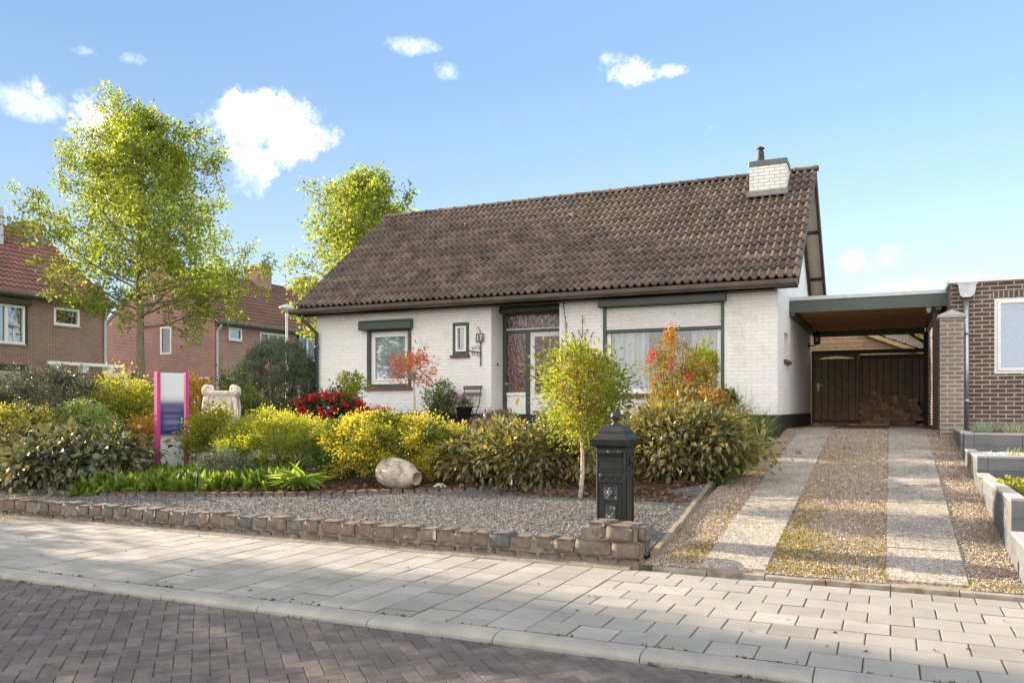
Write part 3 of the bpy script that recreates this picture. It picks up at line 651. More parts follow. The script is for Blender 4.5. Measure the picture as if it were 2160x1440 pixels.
def stone_wall():
    random.seed(21)
    t = thing('stone_wall', 'low garden wall of weathered brown and grey cobbles along the pavement', 'garden wall', (-8.5, 7.6, 0))
    top, low, mor, pil = MB(), MB(), MB(), MB()
    x = -15.2
    while x < -2.72:
        w = random.choice((.19, .21, .22, .23, .25, .29)); y = 7.485+random.gauss(0, .006)
        cobble(top, x+.008, x+w-.008, y, y+.19, .098, .242+random.gauss(0, .007), min(max(random.gauss(.5, .3), 0), 1)); x += w
    x = -15.3
    while x < -2.15:
        w = random.choice((.18, .22, .25, .28)); y = 7.475+random.gauss(0, .008)
        cobble(low, x+.012, min(x+w, -2.1)-.012, y, y+.2, -.06, .088, min(max(random.gauss(.45, .25), 0), 1)); x += w
    mor.box(-15.3, -2.16, 7.495, 7.69, -.1, .21); mor.box(-2.70, -2.16, 7.50, 7.86, .15, .36); mor.prism([(7.40, -.02), (7.40, .004), (7.43, .018), (7.50, .045), (7.50, -.02)], 'x', -15.3, -2.2)
    for (a, b_, c, d, e, f_) in ((-2.72, -2.40, 7.48, 7.70, .095, .245), (-2.39, -2.12, 7.47, 7.68, .085, .245), (-2.40, -2.12, 7.69, 7.90, .085, .245), (-2.66, -2.46, 7.5, 7.72, .25, .41), (-2.45, -2.18, 7.475, 7.68, .25, .395), (-2.42, -2.13, 7.69, 7.90, .25, .39), (-2.16, -2.09, 7.55, 7.85, .25, .38), (-2.66, -2.44, 7.73, 7.9, .25, .40)):
        cobble(pil, a, b_, c, d, e, f_, min(max(random.gauss(.4, .2), 0), 1), .2)
    mor.build('mortar', M['mortar'], t); top.build('top_course', M['cobble'], t, True); low.build('bottom_course', M['cobble'], t, True); pil.build('end_pillar', M['cobble'], t, True)
stone_wall()
b = MB(); b.prism([(-2.5, 7.47), (-1.95, 7.47), (-1.95, 7.62), (-2.13, 7.8), (-2.5, 7.8)], 'z', -.12, .028); struct(b.build('soil', M['soil']))
def bed_edging():
    random.seed(31); b = MB(); pts = EDGE[1:9]
    for (x0, y0), (x1, y1) in zip(pts[:-1], pts[1:]):
        L = math.hypot(x1-x0, y1-y0); n = max(1, round(L/.16)); a = math.atan2(y1-y0, x1-x0)
        for i in range(n):
            f = (i+.5)/n; x, y = x0+(x1-x0)*f, y0+(y1-y0)*f; z = gz(x, y); b0 = len(b.v)
            cobble(b, -.072, .072, -.05, .05, -.06, .065, min(max(random.gauss(.4, .25), 0), 1), .25, .006)
            for q in range(b0, len(b.v)):
                p = b.v[q]; b.v[q] = (x+p[0]*math.cos(a)-p[1]*math.sin(a), y+p[0]*math.sin(a)+p[1]*math.cos(a), z+p[2])
    tag(b.build('bed_edging', M['cobble'], None, True), 'row of small brown cobbles edging the planted bed behind the gravel', 'edging')
    b = MB(); random.seed(2)
    P = [(-2.07, 7.75), (-2.09, 8.9), (-2.14, 10.1), (-2.19, 11.3)]
    for (x0, y0), (x1, y1) in zip(P[:-1], P[1:]):
        z0, z1 = drive_z(y0)+.065, drive_z(y1)+.085; e = .01
        b.add([(x0-.03, y0+e, z0-.3), (x0+.03, y0+e, z0-.3), (x1+.03, y1-e, z1-.3), (x1-.03, y1-e, z1-.3), (x0-.03, y0+e, z0), (x0+.03, y0+e, z0), (x1+.03, y1-e, z1), (x1-.03, y1-e, z1)],
              [(4, 5, 6, 7), (0, 1, 5, 4), (1, 2, 6, 5), (2, 3, 7, 6), (3, 0, 4, 7)])
    tag(b.build('timber_edging', M['timber'], None, False, .005), 'weathered timber board edging between the gravel garden and the driveway', 'edging')
bed_edging()
# ------------------------------------------------------------------ tiled roof surface
def tile_roof(name, O, U, V, L, Sl, rows, pitch, amp, mat, parent, seed, step=.033, samp=8, jit=1.):
    r_ = np.random.default_rng(seed); O, U, V = map(lambda q: np.array(q, float), (O, U, V)); Nn = np.cross(U, V)
    if Nn[2] < 0: Nn = -Nn
    g = Sl/rows; nw = round(L/pitch); pitch = L/nw; nx = nw*samp+1; u = np.linspace(0, L, nx); ph = (u/pitch) % 1.0
    wave = amp*np.clip(1.25*np.exp(-((ph-.5)/.21)**4*.9)-.02, 0, 1.1)
    ti = np.minimum((u/(2*pitch)).astype(int), nw//2); nt_ = nw//2+1
    Vs = []; T = []
    for r in range(rows):
        dv = (r_.normal(size=nt_)*.006*jit)[ti]; dh = (np.abs(r_.normal(size=nt_))*.003*jit)[ti]; tn = np.clip(r_.normal(.5, .22, nt_), 0, 1)[ti]
        for (v, h) in ((r*g+dv, wave*.9+step-.03), (r*g+dv-.004, wave+step+dh), ((r+1)*g+.035+0*dv, wave*.97+dh*.4-.004)):
            Vs.append(O+u[:, None]*U+np.asarray(v)[:, None]*V+np.asarray(h)[:, None]*Nn); T.append(tn)
    i = np.arange(nx-1); Fs = []
    for r in range(rows):
        for k in (0, 1):
            a = (r*3+k)*nx; Fs.append(np.stack([a+i, a+i+1, a+nx+i+1, a+nx+i], 1))
    return mesh_np(name, np.concatenate(Vs), [np.concatenate(Fs)], mat, parent, np.concatenate(T))
# ------------------------------------------------------------------ the white house
FY, XL, XR, YB = 15.5, -12.06, -1.85, 22.3
RY, RZ, EV = 18.9, 6.60, 3.74                    # ridge line and eave height
def white_house():
    t = thing('white_house', 'single-storey white painted brick house under a dark tiled gable roof', 'house', (-7, 18.9, 1.0))
    rec = (-7.57, -6.05)
    w = MB()
    ops = [(-10.66, -9.51, 1.95, 3.32), (-8.49, -8.09, 2.62, 3.31), (rec[0], rec[1], .5, 3.64), (-5.13, -2.79, 1.76, 3.60)]
    w.wall(XL, XR, .5, 3.74, FY, FY+.3, [(a, b, max(c, .5), d) for a, b, c, d in ops], XZ)
    w.wall(FY+.3, YB, .5, 3.74, XR-.3, XR, [(16.55, 17.2, 2.42, 2.95)], YZ)
    w.wall(FY+.3, YB, .5, 3.74, XL, XL+.3, [], YZ)
    w.box(XL+.3, XR-.3, YB-.3, YB, .5, 3.74)
    for x0, x1 in ((XR-.3, XR), (XL, XL+.3)): w.prism([(FY, 3.742), (YB, 3.742), (RY, 3.742+(RY-FY)*.77)], 'x', x0, x1)
    w.box(rec[0]-.3, rec[0], FY+.302, 16.4, .5, 3.72); w.box(rec[1], rec[1]+.3, FY+.302, 16.4, .5, 3.72)
    wl = w.build('wall', M['white_brick'], t)
    b = MB(); b.bx(rec[0]-.05, rec[1]+.01, FY-.004, FY+.29, 3.641, 3.735, XZ); b.build('lintel', M['soldier'], wl)
    b = MB(); b.box(XL-.004, XR+.005, FY-.005, FY+.2, .4, 1.375); b.box(XR-.2, XR+.005, FY+.2, YB, .4, 1.375); b.build('plinth', M['plinth'], wl)
    b = MB(); b.box(rec[0], rec[1], FY+.02, 16.3, .8, 1.10); b.build('doorstep', M['concrete'], wl)
    b = MB(); b.box(rec[0], rec[1], FY+.30, 16.4, 3.70, 3.73); b.build('porch_ceiling', M['white'], wl)
    # roof
    run = RY-15.14; ris = RZ-EV-.02; sl = math.hypot(run, ris); cv = (0, run/sl, ris/sl)
    x0, x1 = -12.42, -1.45
    rf = tile_roof('roof', (x0, 15.14, EV+.03), (1, 0, 0), cv, x1-x0, sl, 14, .15, .052, M['tile_dark'], t, 3)
    tile_roof('roof_back', (x0, 2*RY-15.14, EV+.03), (1, 0, 0), (0, -run/sl, ris/sl), x1-x0, sl, 14, .15, .042, M['tile_dark'], t, 4, samp=6)
    b = MB(); b.prism([(15.2, EV-.03), (15.2, EV+.035), (RY, RZ+.0), (2*RY-15.2, EV+.035), (2*RY-15.2, EV-.03), (RY, RZ-.06)], 'x', x0+.03, x1-.03); b.build('underlay', M['brown'], rf)
    b = MB(); x = x0; k = 0
    while x < x1-.05:
        e = min(x+.42, x1+.01); m = 9; vs = []
        for (xx, rr) in ((x, .105), (x+.05, .115), (x+.055, .098), (e+.03, .092)):
            for q in range(m):
                a = math.pi*(q/(m-1)*1.24-.12); vs.append((xx, RY+math.cos(a)*rr*1.15, RZ+.035+math.sin(a)*rr*.72))
        b.add(vs, [(l*m+q, l*m+q+1, (l+1)*m+q+1, (l+1)*m+q) for l in range(3) for q in range(m-1)], random.random()); x += .42
    b.build('ridge_tiles', M['tile_dark'], rf)
    for (px_, py_, pz_, h) in ((-11.63, 18.05, 5.98, .40), (-8.41, 15.88, 4.31, .40)):
        b = MB(); b.lathe([(.13, -.02), (.13, .05), (.075, .07), (.062, .075), (.062, h-.03), (.068, h-.03), (.068, h)], (px_, py_, pz_), 12, 0, 1.1); b.build('vent_pipe', M['tile_dark'], rf)
    for (px_, py_, pz_) in ((-9.42, 18.06, 6.0), (-6.62, 17.96, 5.92), (-3.82, 17.94, 5.90)):
        b = MB(); b.lathe([(.12, -.05), (.115, .03), (.09, .075), (.03, .09)], (px_, py_, pz_), 12, 0, 1.2, .9); b.build('vent_tile', M['tile_dark'], rf, True)
    # chimney
    b = MB(); b.box(-2.72, -1.97, 18.0, 18.62, 5.75, 6.58); ch = b.build('chimney', M['chimney_brick'], t)
    b = MB(); b.box(-2.735, -1.955, 17.985, 18.635, 6.581, 6.70); b.build('chimney_cap', M['lead'], ch, False, .008)
    b = MB(); b.lathe([(.12, 0), (.12, .04), (.085, .08), (.075, .26), (.06, .27), (.06, .31), (.085, .315), (.085, .34), (.03, .37)], (-2.53, 18.27, 6.70), 14); b.build('flue', M['flue'], ch)
    b = MB(); b.obox((-2.345, 17.90, 5.905+.075), (.42, .13, .012), 0, math.atan(.77)); b.build('flashing', M['lead'], ch)
    # gutter, soffit, verge boards
    b = MB(); gx0, gx1 = -12.50, -1.47
    b.prism([(15.20, 3.735), (15.055, 3.742), (15.035, 3.73), (15.045, 3.675), (15.075, 3.64), (15.12, 3.625), (15.20, 3.625)], 'x', gx0, gx1)
    x = gx0+.3
    while x < gx1: b.prism([(15.198, 3.740), (15.052, 3.747), (15.029, 3.732), (15.039, 3.673), (15.072, 3.634), (15.12, 3.619), (15.198, 3.619)], 'x', x, x+.022); x += .52
    b.box(gx0-.004, gx0, 15.035, 15.20, 3.625, 3.742); b.build('gutter', M['gutter'], t)
    b = MB(); b.box(-12.40, -1.86, 15.203, FY-.004, 3.60, 3.63); b.box(-12.4, -1.47, 15.203, 15.23, 3.60, 3.73); b.build('soffit', M['brown'], t)
    b = MB(); b.box(-1.85, -1.53, 15.23, FY+.6, 3.62, 3.64)
    dirv = Vector((0, -1, 0))
    slope = math.atan2(ris, run)
    mid = ((RY+2*RY-15.2)/2, (RZ+EV)/2); hl = sl/2
    b = MB(); b.obox((-1.66, mid[0], mid[1]-.12), (.17, hl-.03, .008), 0, -slope); b.build('verge_panel', M['cream'], t)
    b = MB()
    for xx, q_ in ((-1.475, .11), (-1.815, .10)): b.obox((xx, mid[0], mid[1]-.125), (.03, hl-.02, q_), 0, -slope)
    for f in (.05, .325, .64, .95):
        y = RY+f*run; b.obox((-1.65, y, RZ-f*ris-.16), (.165, .045, .03), 0, -slope)
    midf = (15.2+RY)/2
    b.obox((-1.478, midf, mid[1]-.07), (.018, hl-.02, .06), 0, slope); b.build('barge_board', M['brown'], t)
    b = MB(); b.tube([(-12.17, 15.12, 3.6), (-12.17, 15.12, 3.52), (-12.0, 15.42, 3.22), (-12.0, 15.43, .95)], .045, 10)
    for z in (2.9, 2.0): b.lathe([(.055, -.02), (.055, .02)], (-12.0, 15.43, z), 10)
    b.build('downpipe', M['green'], t, True)
    # left window with roller shutter box
    b = MB(); b.frame(-10.66, -9.51, 1.952, 3.22, FY-.02, FY+.14, .075, XZ, .07, .03); wf = b.build('window', M['green'], t)
    b = MB(); b.frame(-10.60, -9.57, 2.03, 3.20, FY+.05, FY+.12, .075, XZ, .075, .09); b.frame(-10.52, -9.65, 2.105, 3.11, FY+.03, FY+.10, .035, XZ); b.build('sash', M['white'], wf)
    b = MB(); b.box(-10.50, -9.67, FY+.07, FY+.078, 2.12, 3.10); b.build('pane', M['glass_pale'], wf)
    b = MB(); b.box(-10.55, -9.62, FY+.13, FY+.14, 2.05, 3.2); b.build('blind', M['blind'], wf)
    b = MB(); b.prism([(FY-.002, 3.225), (FY-.155, 3.225), (FY-.165, 3.24), (FY-.165, 3.37), (FY-.135, 3.435), (FY-.002, 3.44)], 'x', -10.80, -9.46); b.build('shutter_box', M['green'], wf, False, .005)
    b = MB(); b.box(-10.70, -9.47, FY-.06, FY+.05, 1.895, 1.949); b.build('sill', M['sillbrick'], wf)
    # small window
    b = MB(); b.frame(-8.49, -8.09, 2.622, 3.31, FY+.01, FY+.12, .075, XZ, .075, .075); wf = b.build('window', M['green'], t)
    b = MB(); b.frame(-8.413, -8.167, 2.70, 3.232, FY-.01, FY+.10, .04, XZ); b.build('sash', M['white'], wf)
    b = MB(); b.box(-8.38, -8.2, FY+.05, FY+.058, 2.73, 3.2); b.build('pane', M['glass_dark'], wf)
    b = MB(); b.box(-8.38, -8.2, FY+.2, FY+.21, 2.73, 3.2); b.build('blind', M['curtain_grey'], wf)
    b = MB(); b.box(-8.53, -8.07, FY-.045, FY+.02, 2.565, 2.618); b.build('sill', M['sillbrick'], wf)
    # big window, half lowered shutter
    b = MB(); b.frame(-5.13, -2.79, 1.762, 3.50, FY-.015, FY+.10, .06, XZ, .012, .01); wf = b.build('window', M['green'], t)
    b = MB(); b.frame(-5.068, -2.852, 1.776, 3.40, FY+.06, FY+.12, .075, XZ, .10, .05); b.build('sash', M['white'], wf)
    b = MB(); b.box(-5.0, -2.92, FY+.09, FY+.098, 1.87, 3.36); b.build('pane', M['glass'], wf)
    b = MB(); b.prism([(FY-.002, 3.455), (FY-.16, 3.455), (FY-.17, 3.47), (FY-.17, 3.60), (FY-.15, 3.64), (FY-.002, 3.645)], 'x', -5.19, -2.745); b.build('shutter_box', M['green'], wf, False, .005)
    b = MB(); z = 3.02
    while z < 3.44: b.prism([(FY+.045, z+.002), (FY+.024, z+.002), (FY+.014, z+.010), (FY+.014, z+.033), (FY+.024, z+.040), (FY+.045, z+.040)], 'x', -5.068, -2.852); z += .043
    b.build('shutter_slats', M['white'], wf)
    b = MB(); b.box(-5.068, -2.852, FY+.005, FY+.05, 2.965, 3.018); b.build('shutter_bar', M['green'], wf)
    b = MB(); b.box(-5.20, -2.73, FY-.05, FY+.05, 1.695, 1.758); b.build('sill', M['sillbrick'], wf)
    for (a0, a1, sd_, mt) in ((-5.02, -4.27, 1, 'curtain'), (-3.45, -2.86, 2, 'curtain')):
        n = 90; vs = []; random.seed(sd_)
        for i in range(n+1):
            x = a0+(a1-a0)*i/n; y = FY+.21+.055*math.sin(x*36+math.sin(x*9)*1.5)+.02*math.sin(x*83)
            vs += [(x, y, 1.80), (x+.01*math.sin(x*30), y, 3.35)]
        b = MB(); b.add(vs, [(2*i, 2*i+2, 2*i+3, 2*i+1) for i in range(n)]); b.build('curtain', M[mt], wf, True)
    # room behind the glass
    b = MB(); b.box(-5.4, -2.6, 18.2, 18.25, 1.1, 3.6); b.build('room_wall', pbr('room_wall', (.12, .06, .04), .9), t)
    # front door set back in its porch
    y = 16.05
    b = MB(); b.frame(rec[0]+.004, rec[1]-.004, 1.1, 3.52, y, y+.10, .09, XZ, .03, .05)
    b.box(-7.03, -6.935, y+.001, y+.099, 1.131, 3.10); b.box(-7.476, -6.144, y-.012, y+.099, 3.101, 3.155); df = b.build('door_frame', M['green'], t)
    b = MB(); b.box(-7.476, -6.144, y-.016, y+.02, 3.157, 3.18); b.build('glazing_bar', M['white'], df); b = MB(); b.box(-7.474, -7.032, y+.02, y+.06, 1.132, 1.76); b.box(-7.474, -7.032, y-.005, y+.06, 1.762, 1.83)
    for i in range(7): b.box(-7.46+.06*i, -7.455+.06*i, y+.014, y+.021, 1.14, 1.75)
    b.build('side_panel', M['white'], df)
    b = MB(); b.box(-7.474, -6.146, y+.045, y+.055, 3.182, 3.46); b.box(-7.474, -7.032, y+.045, y+.055, 1.832, 3.098); b.build('pane', M['rippled'], df)
    b = MB(); b.prism([(y+.06, 3.50), (y-.16, 3.50), (y-.18, 3.53), (y-.18, 3.60), (y-.13, 3.69), (y+.06, 3.69)], 'x', -7.566, -6.054); b.build('shutter_box', M['green'], df, False, .005)
    b = MB(); b.frame(-6.933, -6.146, 1.132, 3.098, y+.02, y+.07, .105, XZ, .68, .10)
    for i in range(5): b.box(-6.80, -6.27, y+.012, y+.0195, 1.30+.095*i, 1.375+.095*i)
    dr = b.build('door', M['white'], t, False, .004)
    b = MB(); b.box(-6.826, -6.252, y+.04, y+.05, 1.815, 2.996); b.build('pane', M['rippled'], dr)
    b = MB(); b.lathe([(.02, 0), (.02, .02), (.036, .035), (.04, .05), (.03, .068), (.01, .075)], (0, 0, 0), 14)
    b.v = [(-6.885+p[0], y+.018-p[2], 2.37+p[1]) for p in b.v]; b.build('knob', M['brass'], dr, True)
    b = MB(); b.lathe([(.026, 0), (.026, .015), (.01, .02)], (0, 0, 0), 12); b.v = [(-6.885+p[0], y+.018-p[2], 2.17+p[1]) for p in b.v]; b.build('lock', M['brass'], dr, True)
    b = MB(); b.box(-6.66, -6.42, y+.006, y+.019, 1.70, 1.755); b.build('letter_slot', M['iron'], dr)
    # side window
    b = MB(); b.frame(16.55, 17.2, 2.422, 2.95, XR-.2, XR-.12, .06, YZ); wf = b.build('window', M['green'], t)
    b = MB(); b.box(XR-.17, XR-.16, 16.6, 17.15, 2.47, 2.90); b.build('pane', M['glass_dark'], wf)
    b = MB(); b.box(XR-.12, XR+.06, 16.45, 17.3, 2.36, 2.419); b.build('sill', M['sillbrick'], wf)
    b = MB(); b.tube([(rec[0]+.001, 15.78, 2.42), (rec[0]+.03, 15.78, 2.42)], .022, 10); b.build('doorbell', M['iron'], t)
white_house()
def house_number():
    t = thing('house_number_sign', 'wrought iron bracket with a brown plate reading 17 beside the small window', 'sign', (-7.83, FY-.03, 2.55))
    y = FY-.035
    b = MB(); b.box(-7.91, -7.73, y-.012, y, 2.88, 3.06); pl = b.build('plate', M['plate'], t)
    for ch, x in (('1', -7.865), ('7', -7.80)):
        cu = bpy.data.curves.new('numeral', 'FONT'); cu.body = ch; cu.size = .155; cu.extrude = .003; cu.align_x = 'CENTER'; cu.materials.append(M['white'])
        tmp = bpy.data.objects.new('numeral', cu); C.objects.link(tmp); dg = bpy.context.evaluated_depsgraph_get(); me = bpy.data.meshes.new_from_object(tmp.evaluated_get(dg)); bpy.data.objects.remove(tmp); me.materials.clear(); me.materials.append(M['white'])
        o = bpy.data.objects.new('numeral', me); C.objects.link(o); o.parent = pl; o.location = (x+7.83+(.01 if ch == '7' else 0), y-.017-(FY-.03), 2.915-2.55); o.rotation_euler = (R(90), 0, 0)
    b = MB(); b.tube([(-7.81, y, 3.06), (-7.81, y, 3.10), (-7.86, y, 3.18), (-7.88, y, 3.20)], .007, 6); b.tube([(-7.80, y, 2.875), (-7.80, y, 2.38)], .014, 6)
    b.tube([(-7.80, y, 2.66), (-8.05, y, 2.70), (-8.075, y, 2.70)], [.010, .010, .016], 6)
    for (cx, cz, r0, a0, a1) in ((-7.85, 2.62, .045, 0, 6), (-7.97, 2.645, .04, 0, 6), (-7.87, 2.76, .05, 3.3, -1.5), (-7.97, 2.75, .035, 0, 5)):
        b.tube([(cx+math.cos(a0+(a1-a0)*i/14)*r0*(1-.02*i), y, cz+math.sin(a0+(a1-a0)*i/14)*r0*(1-.02*i)) for i in range(15)], .006, 5)
    b.build('scroll_bracket', M['iron'], t)
house_number()
def climbers():
    t = thing('climbing_plant', 'bare dry climbing stems on the white wall right of the front door', 'plant', (-5.6, FY-.03, 1.1))
    b = MB(); random.seed(9)
    def stem(P, sp):
        b.tube(P, .006, 5)
        for i in range(len(P)-1):
            for k in range(5):
                f = random.random(); q = Vector(P[i]).lerp(Vector(P[i+1]), f); d = Vector((random.gauss(0, 1), -.3, random.gauss(.3, .8))).normalized()*sp*random.uniform(.4, 1)
                b.tube([q, q+d], [.007, .010], 5)
    stem([(-5.95, FY-.03, 3.62), (-5.93, FY-.03, 3.4), (-5.90, FY-.03, 3.15), (-5.89, FY-.03, 2.9)], .035)
    stem([(-5.55, FY-.04, 1.1), (-5.54, FY-.04, 2.2), (-5.53, FY-.04, 2.6), (-5.55, FY-.04, 2.95), (-5.54, FY-.04, 3.34)], .035)
    for s in (-1, 1):
        stem([(-5.54, FY-.04, 2.62), (-5.54+s*.17, FY-.05, 2.85), (-5.54+s*.22, FY-.05, 3.0)], .03); stem([(-5.54, FY-.04, 2.85), (-5.54+s*.10, FY-.05, 3.05)], .03)
    b.build('stems', M['twig'], t)
climbers()
# ------------------------------------------------------------------ carport, gate, bricks
def carport():
    t = thing('carport', 'flat carport roof with green fascia and wooden ceiling beside the house', 'carport', (-.4, 18, 1.08))
    x0, x1, y0, y1 = -1.846, .945, 17.38, 22.5
    b = MB(); b.box(x0, x1, y0+.04, y1, 3.52, 3.69); b.build('roof', M['lead'], t)
    b = MB(); b.box(x0-.05, x1+.01, y0, y0+.04, 3.40, 3.662); b.build('fascia', M['fascia'], t)
    b = MB(); b.box(x0-.06, x1+.015, y0-.018, y0+.06, 3.664, 3.712); b.box(x0-.06, x1+.015, y0-.018, y0-.012, 3.64, 3.663); b.build('roof_trim', M['zincpale'], t)
    b = MB(); b.box(x0+.12, x1-.02, y0+.042, y1-.02, 3.44, 3.46); b.build('ceiling', M['ceiling'], t)
    b = MB(); b.box(x0, x0+.10, y0+.042, y1, 3.34, 3.52); b.box(x1-.18, x1-.08, y0+.042, y1, 3.34, 3.438); b.box(x0+.102, x1-.2, y1-.12, y1-.02, 3.30, 3.438); b.build('beam', M['fascia'], t)
    for yy in (17.55, 22.3):
        b = MB(); b.box(.72, .82, yy, yy+.10, .9, 3.338); b.build('post', M['brown'], t)
    b = MB(); b.lathe([(.05, .13), (.05, .05), (.03, 0)], (.66, 17.5, 3.30), 12); fn = b.build('rain_outlet', M['zincpale'], t)
    b = MB(); z = 3.29; k = 0
    while z > 1.12:
        pts = []
        for i in range(9):
            a = 2*math.pi*i/8; u, v = .022*math.cos(a), .035*math.sin(a); pts.append((.66+(u if k % 2 else 0), 17.5+(0 if k % 2 else u), z+v))
        b.tube(pts, .006, 5, cap=False); z -= .052; k += 1
    b.build('rain_chain', M['iron'], t)
carport()
def gate():
    t = thing('wooden_gate', 'dark brown boarded wooden gate closing the end of the carport', 'gate', (-.5, 22.45, 1.08)); y = 22.42
    b = MB(); b.box(-.70, .80, y, y+.03, 1.10, 2.82); b.build('panel', M['gate'], t)
    b = MB(); b.box(-1.76, -.735, y-.012, y+.02, 1.14, 2.74); d = b.build('door', M['gate'], t)
    b = MB(); b.box(-1.84, -1.765, y-.02, y+.06, 1.05, 2.85); b.box(-.732, -.70, y-.03, y+.06, 1.05, 2.85); b.box(-1.84, .82, y-.035, y+.07, 2.852, 2.95); b.box(-.698, .80, y-.02, y-.001, 2.72, 2.80); b.box(-.698, .80, y-.02, y-.001, 1.15, 1.25); b.box(-1.76, -.735, y-.03, y-.013, 1.10, 1.20); b.build('frame', M['brown'], t)
    vs = [(-1.76, 2.84)]; n = 14
    vs = [(-1.76, 2.848), (-.735, 2.848)]+[(-.735-1.025*i/n, 2.72+.085*math.sin(math.pi*i/n)) for i in range(n+1)]
    b = MB(); b.prism(vs, 'y', y-.034, y-.018); b.build('arch_trim', pbr('pale_wood', (.20, .145, .09), .8, var=.2), t)
    b = MB(); b.box(-1.70, -1.655, y-.026, y-.014, 1.93, 2.13); b.tube([(-1.68, y-.02, 2.06), (-1.68, y-.065, 2.06), (-1.565, y-.065, 2.06)], .010, 8); b.build('handle', M['zincpale'], d)
gate()
def brick_pile():
    random.seed(14); me = {}
    for kind, h in (('end', (.052, .105, .043)), ('side', (.105, .052, .043))):
        b = MB(); b.obox((0, 0, 0), h, 0, 0); m = bpy.data.meshes.new('pile_brick'); m.from_pydata(b.v, [], b.f); me[kind] = m; m.materials.append(M['clinker'])
        a = m.attributes.new('tint', 'FLOAT', 'POINT'); a.data.foreach_set('value', [.5]*8)
    n = 0
    base = me['end'], me['side']
    var = []
    for m in base:
        for t in (.1, .35, .6, .9):
            c = m.copy(); c.attributes['tint'].data.foreach_set('value', [t]*8); var.append((m is base[0], c))
    for r in range(9):
        x = -.72+(.0 if r % 2 else .05)+(.03*r if r > 5 else 0); xe = .66 if r < 5 else (.62 if r < 7 else .40); z = drive_z(22)+.02+.045+r*.0885
        while x < xe:
            end = random.random() < .62; w = .108 if end else .214; m = random.choice([c for e, c in var if e == end])
            if r >= 8 and random.random() < .25: x += w; continue
            if x+w > xe+.06: break
            o = bpy.data.objects.new('stacked_brick', m); C.objects.link(o)
            o.location = (x+w/2, 22.20+(.053 if not end else 0)-.05+random.gauss(0, .010), z+random.gauss(0, .001)); o.rotation_euler = (0, 0, random.gauss(0, .025))
            tag(o, 'reddish brown brick in the stack against the dark wooden gate', 'brick', 'bricks stacked against the gate'); x += w+.003; n += 1
brick_pile()
def wall_lamp():
    t = thing('wall_lamp', 'black lantern wall lamp on the white side wall under the carport', 'lamp', (XR, 21.6, 3.0))
    b = MB(); b.box(XR+.001, XR+.03, 21.54, 21.66, 2.98, 3.12); b.tube([(XR+.02, 21.6, 3.03), (XR+.12, 21.6, 3.02), (XR+.2, 21.6, 3.06)], .016, 8); b.build('bracket', M['iron'], t)
    b = MB(); b.lathe([(.05, 0), (.085, .03), (.09, .05)], (XR+.2, 21.6, 3.06), 12); b.lathe([(.11, .22), (.10, .26), (.04, .31), (.01, .34)], (XR+.2, 21.6, 3.06), 12)
    for k in range(6):
        a = k*math.pi/3; b.tube([(XR+.2+.085*math.cos(a), 21.6+.085*math.sin(a), 3.10), (XR+.2+.10*math.cos(a), 21.6+.10*math.sin(a), 3.29)], .006, 4)
    b.build('lantern', M['iron'], t)
    b = MB(); b.lathe([(.07, .05), (.085, .22)], (XR+.2, 21.6, 3.06), 12); b.build('lamp_glass', M['glass_dark'], t)
wall_lamp()
# behind the gate
def shed():
    t = thing('garden_shed', 'wooden plank shed with grey tiled roof behind the gate', 'shed', (-2, 26.5, 1.05)); y = 26.0
    z0 = 3.05
    b = MB(); b.prism([(-4.2, 1.0), (1.05, 1.0), (1.05, 3.02), (-.75, 3.75), (-4.2, 3.75)], 'y', y, y+3); b.build('wall', M['shed'], t)
    dx, dz = 1.95, -.80; sl = math.hypot(dx, dz)
    tile_roof('roof', (1.25, y-.15, 2.93), (0, 1, 0), (-dx/sl, 0, -dz/sl), 3.3, sl, 7, .2, .02, M['tile_dark'], t, 8)
    b = MB(); b.prism([(-.70, 3.72), (1.25, 2.92), (1.25, 2.80), (-.70, 3.60)], 'y', y-.15, y-.12); b.build('barge_board', pbr('shed_board', (.42, .28, .15), .7, var=.15), t)
    b = MB(); b.tube([(1.32, y-.2, 2.95), (1.32, y+3.2, 2.95)], .06, 8); b.build('gutter', M['zinc'], t)
    t = thing('brick_outbuilding', 'pale brick outbuilding with orange tiled roof beyond the shed', 'building', (1.2, 33, 1.05))
    b = MB(); b.prism([(-3, 1.0), (1.75, 1.0), (1.75, 3.35), (.2, 4.4), (-3, 4.4)], 'y', 33, 37); b.build('wall', M['brick_pillar'], t)
    dx, dz = 2.1, -1.42; sl = math.hypot(dx, dz)
    tile_roof('roof', (2.0, 32.8, 3.25), (0, 1, 0), (-dx/sl, 0, -dz/sl), 4.4, sl, 7, .22, .03, M['tile_red'], t, 9)
    b = MB(); b.box(2.0, 2.35, 32.75, 37, 3.05, 3.25); b.build('gutter', M['zinc'], t)
shed()
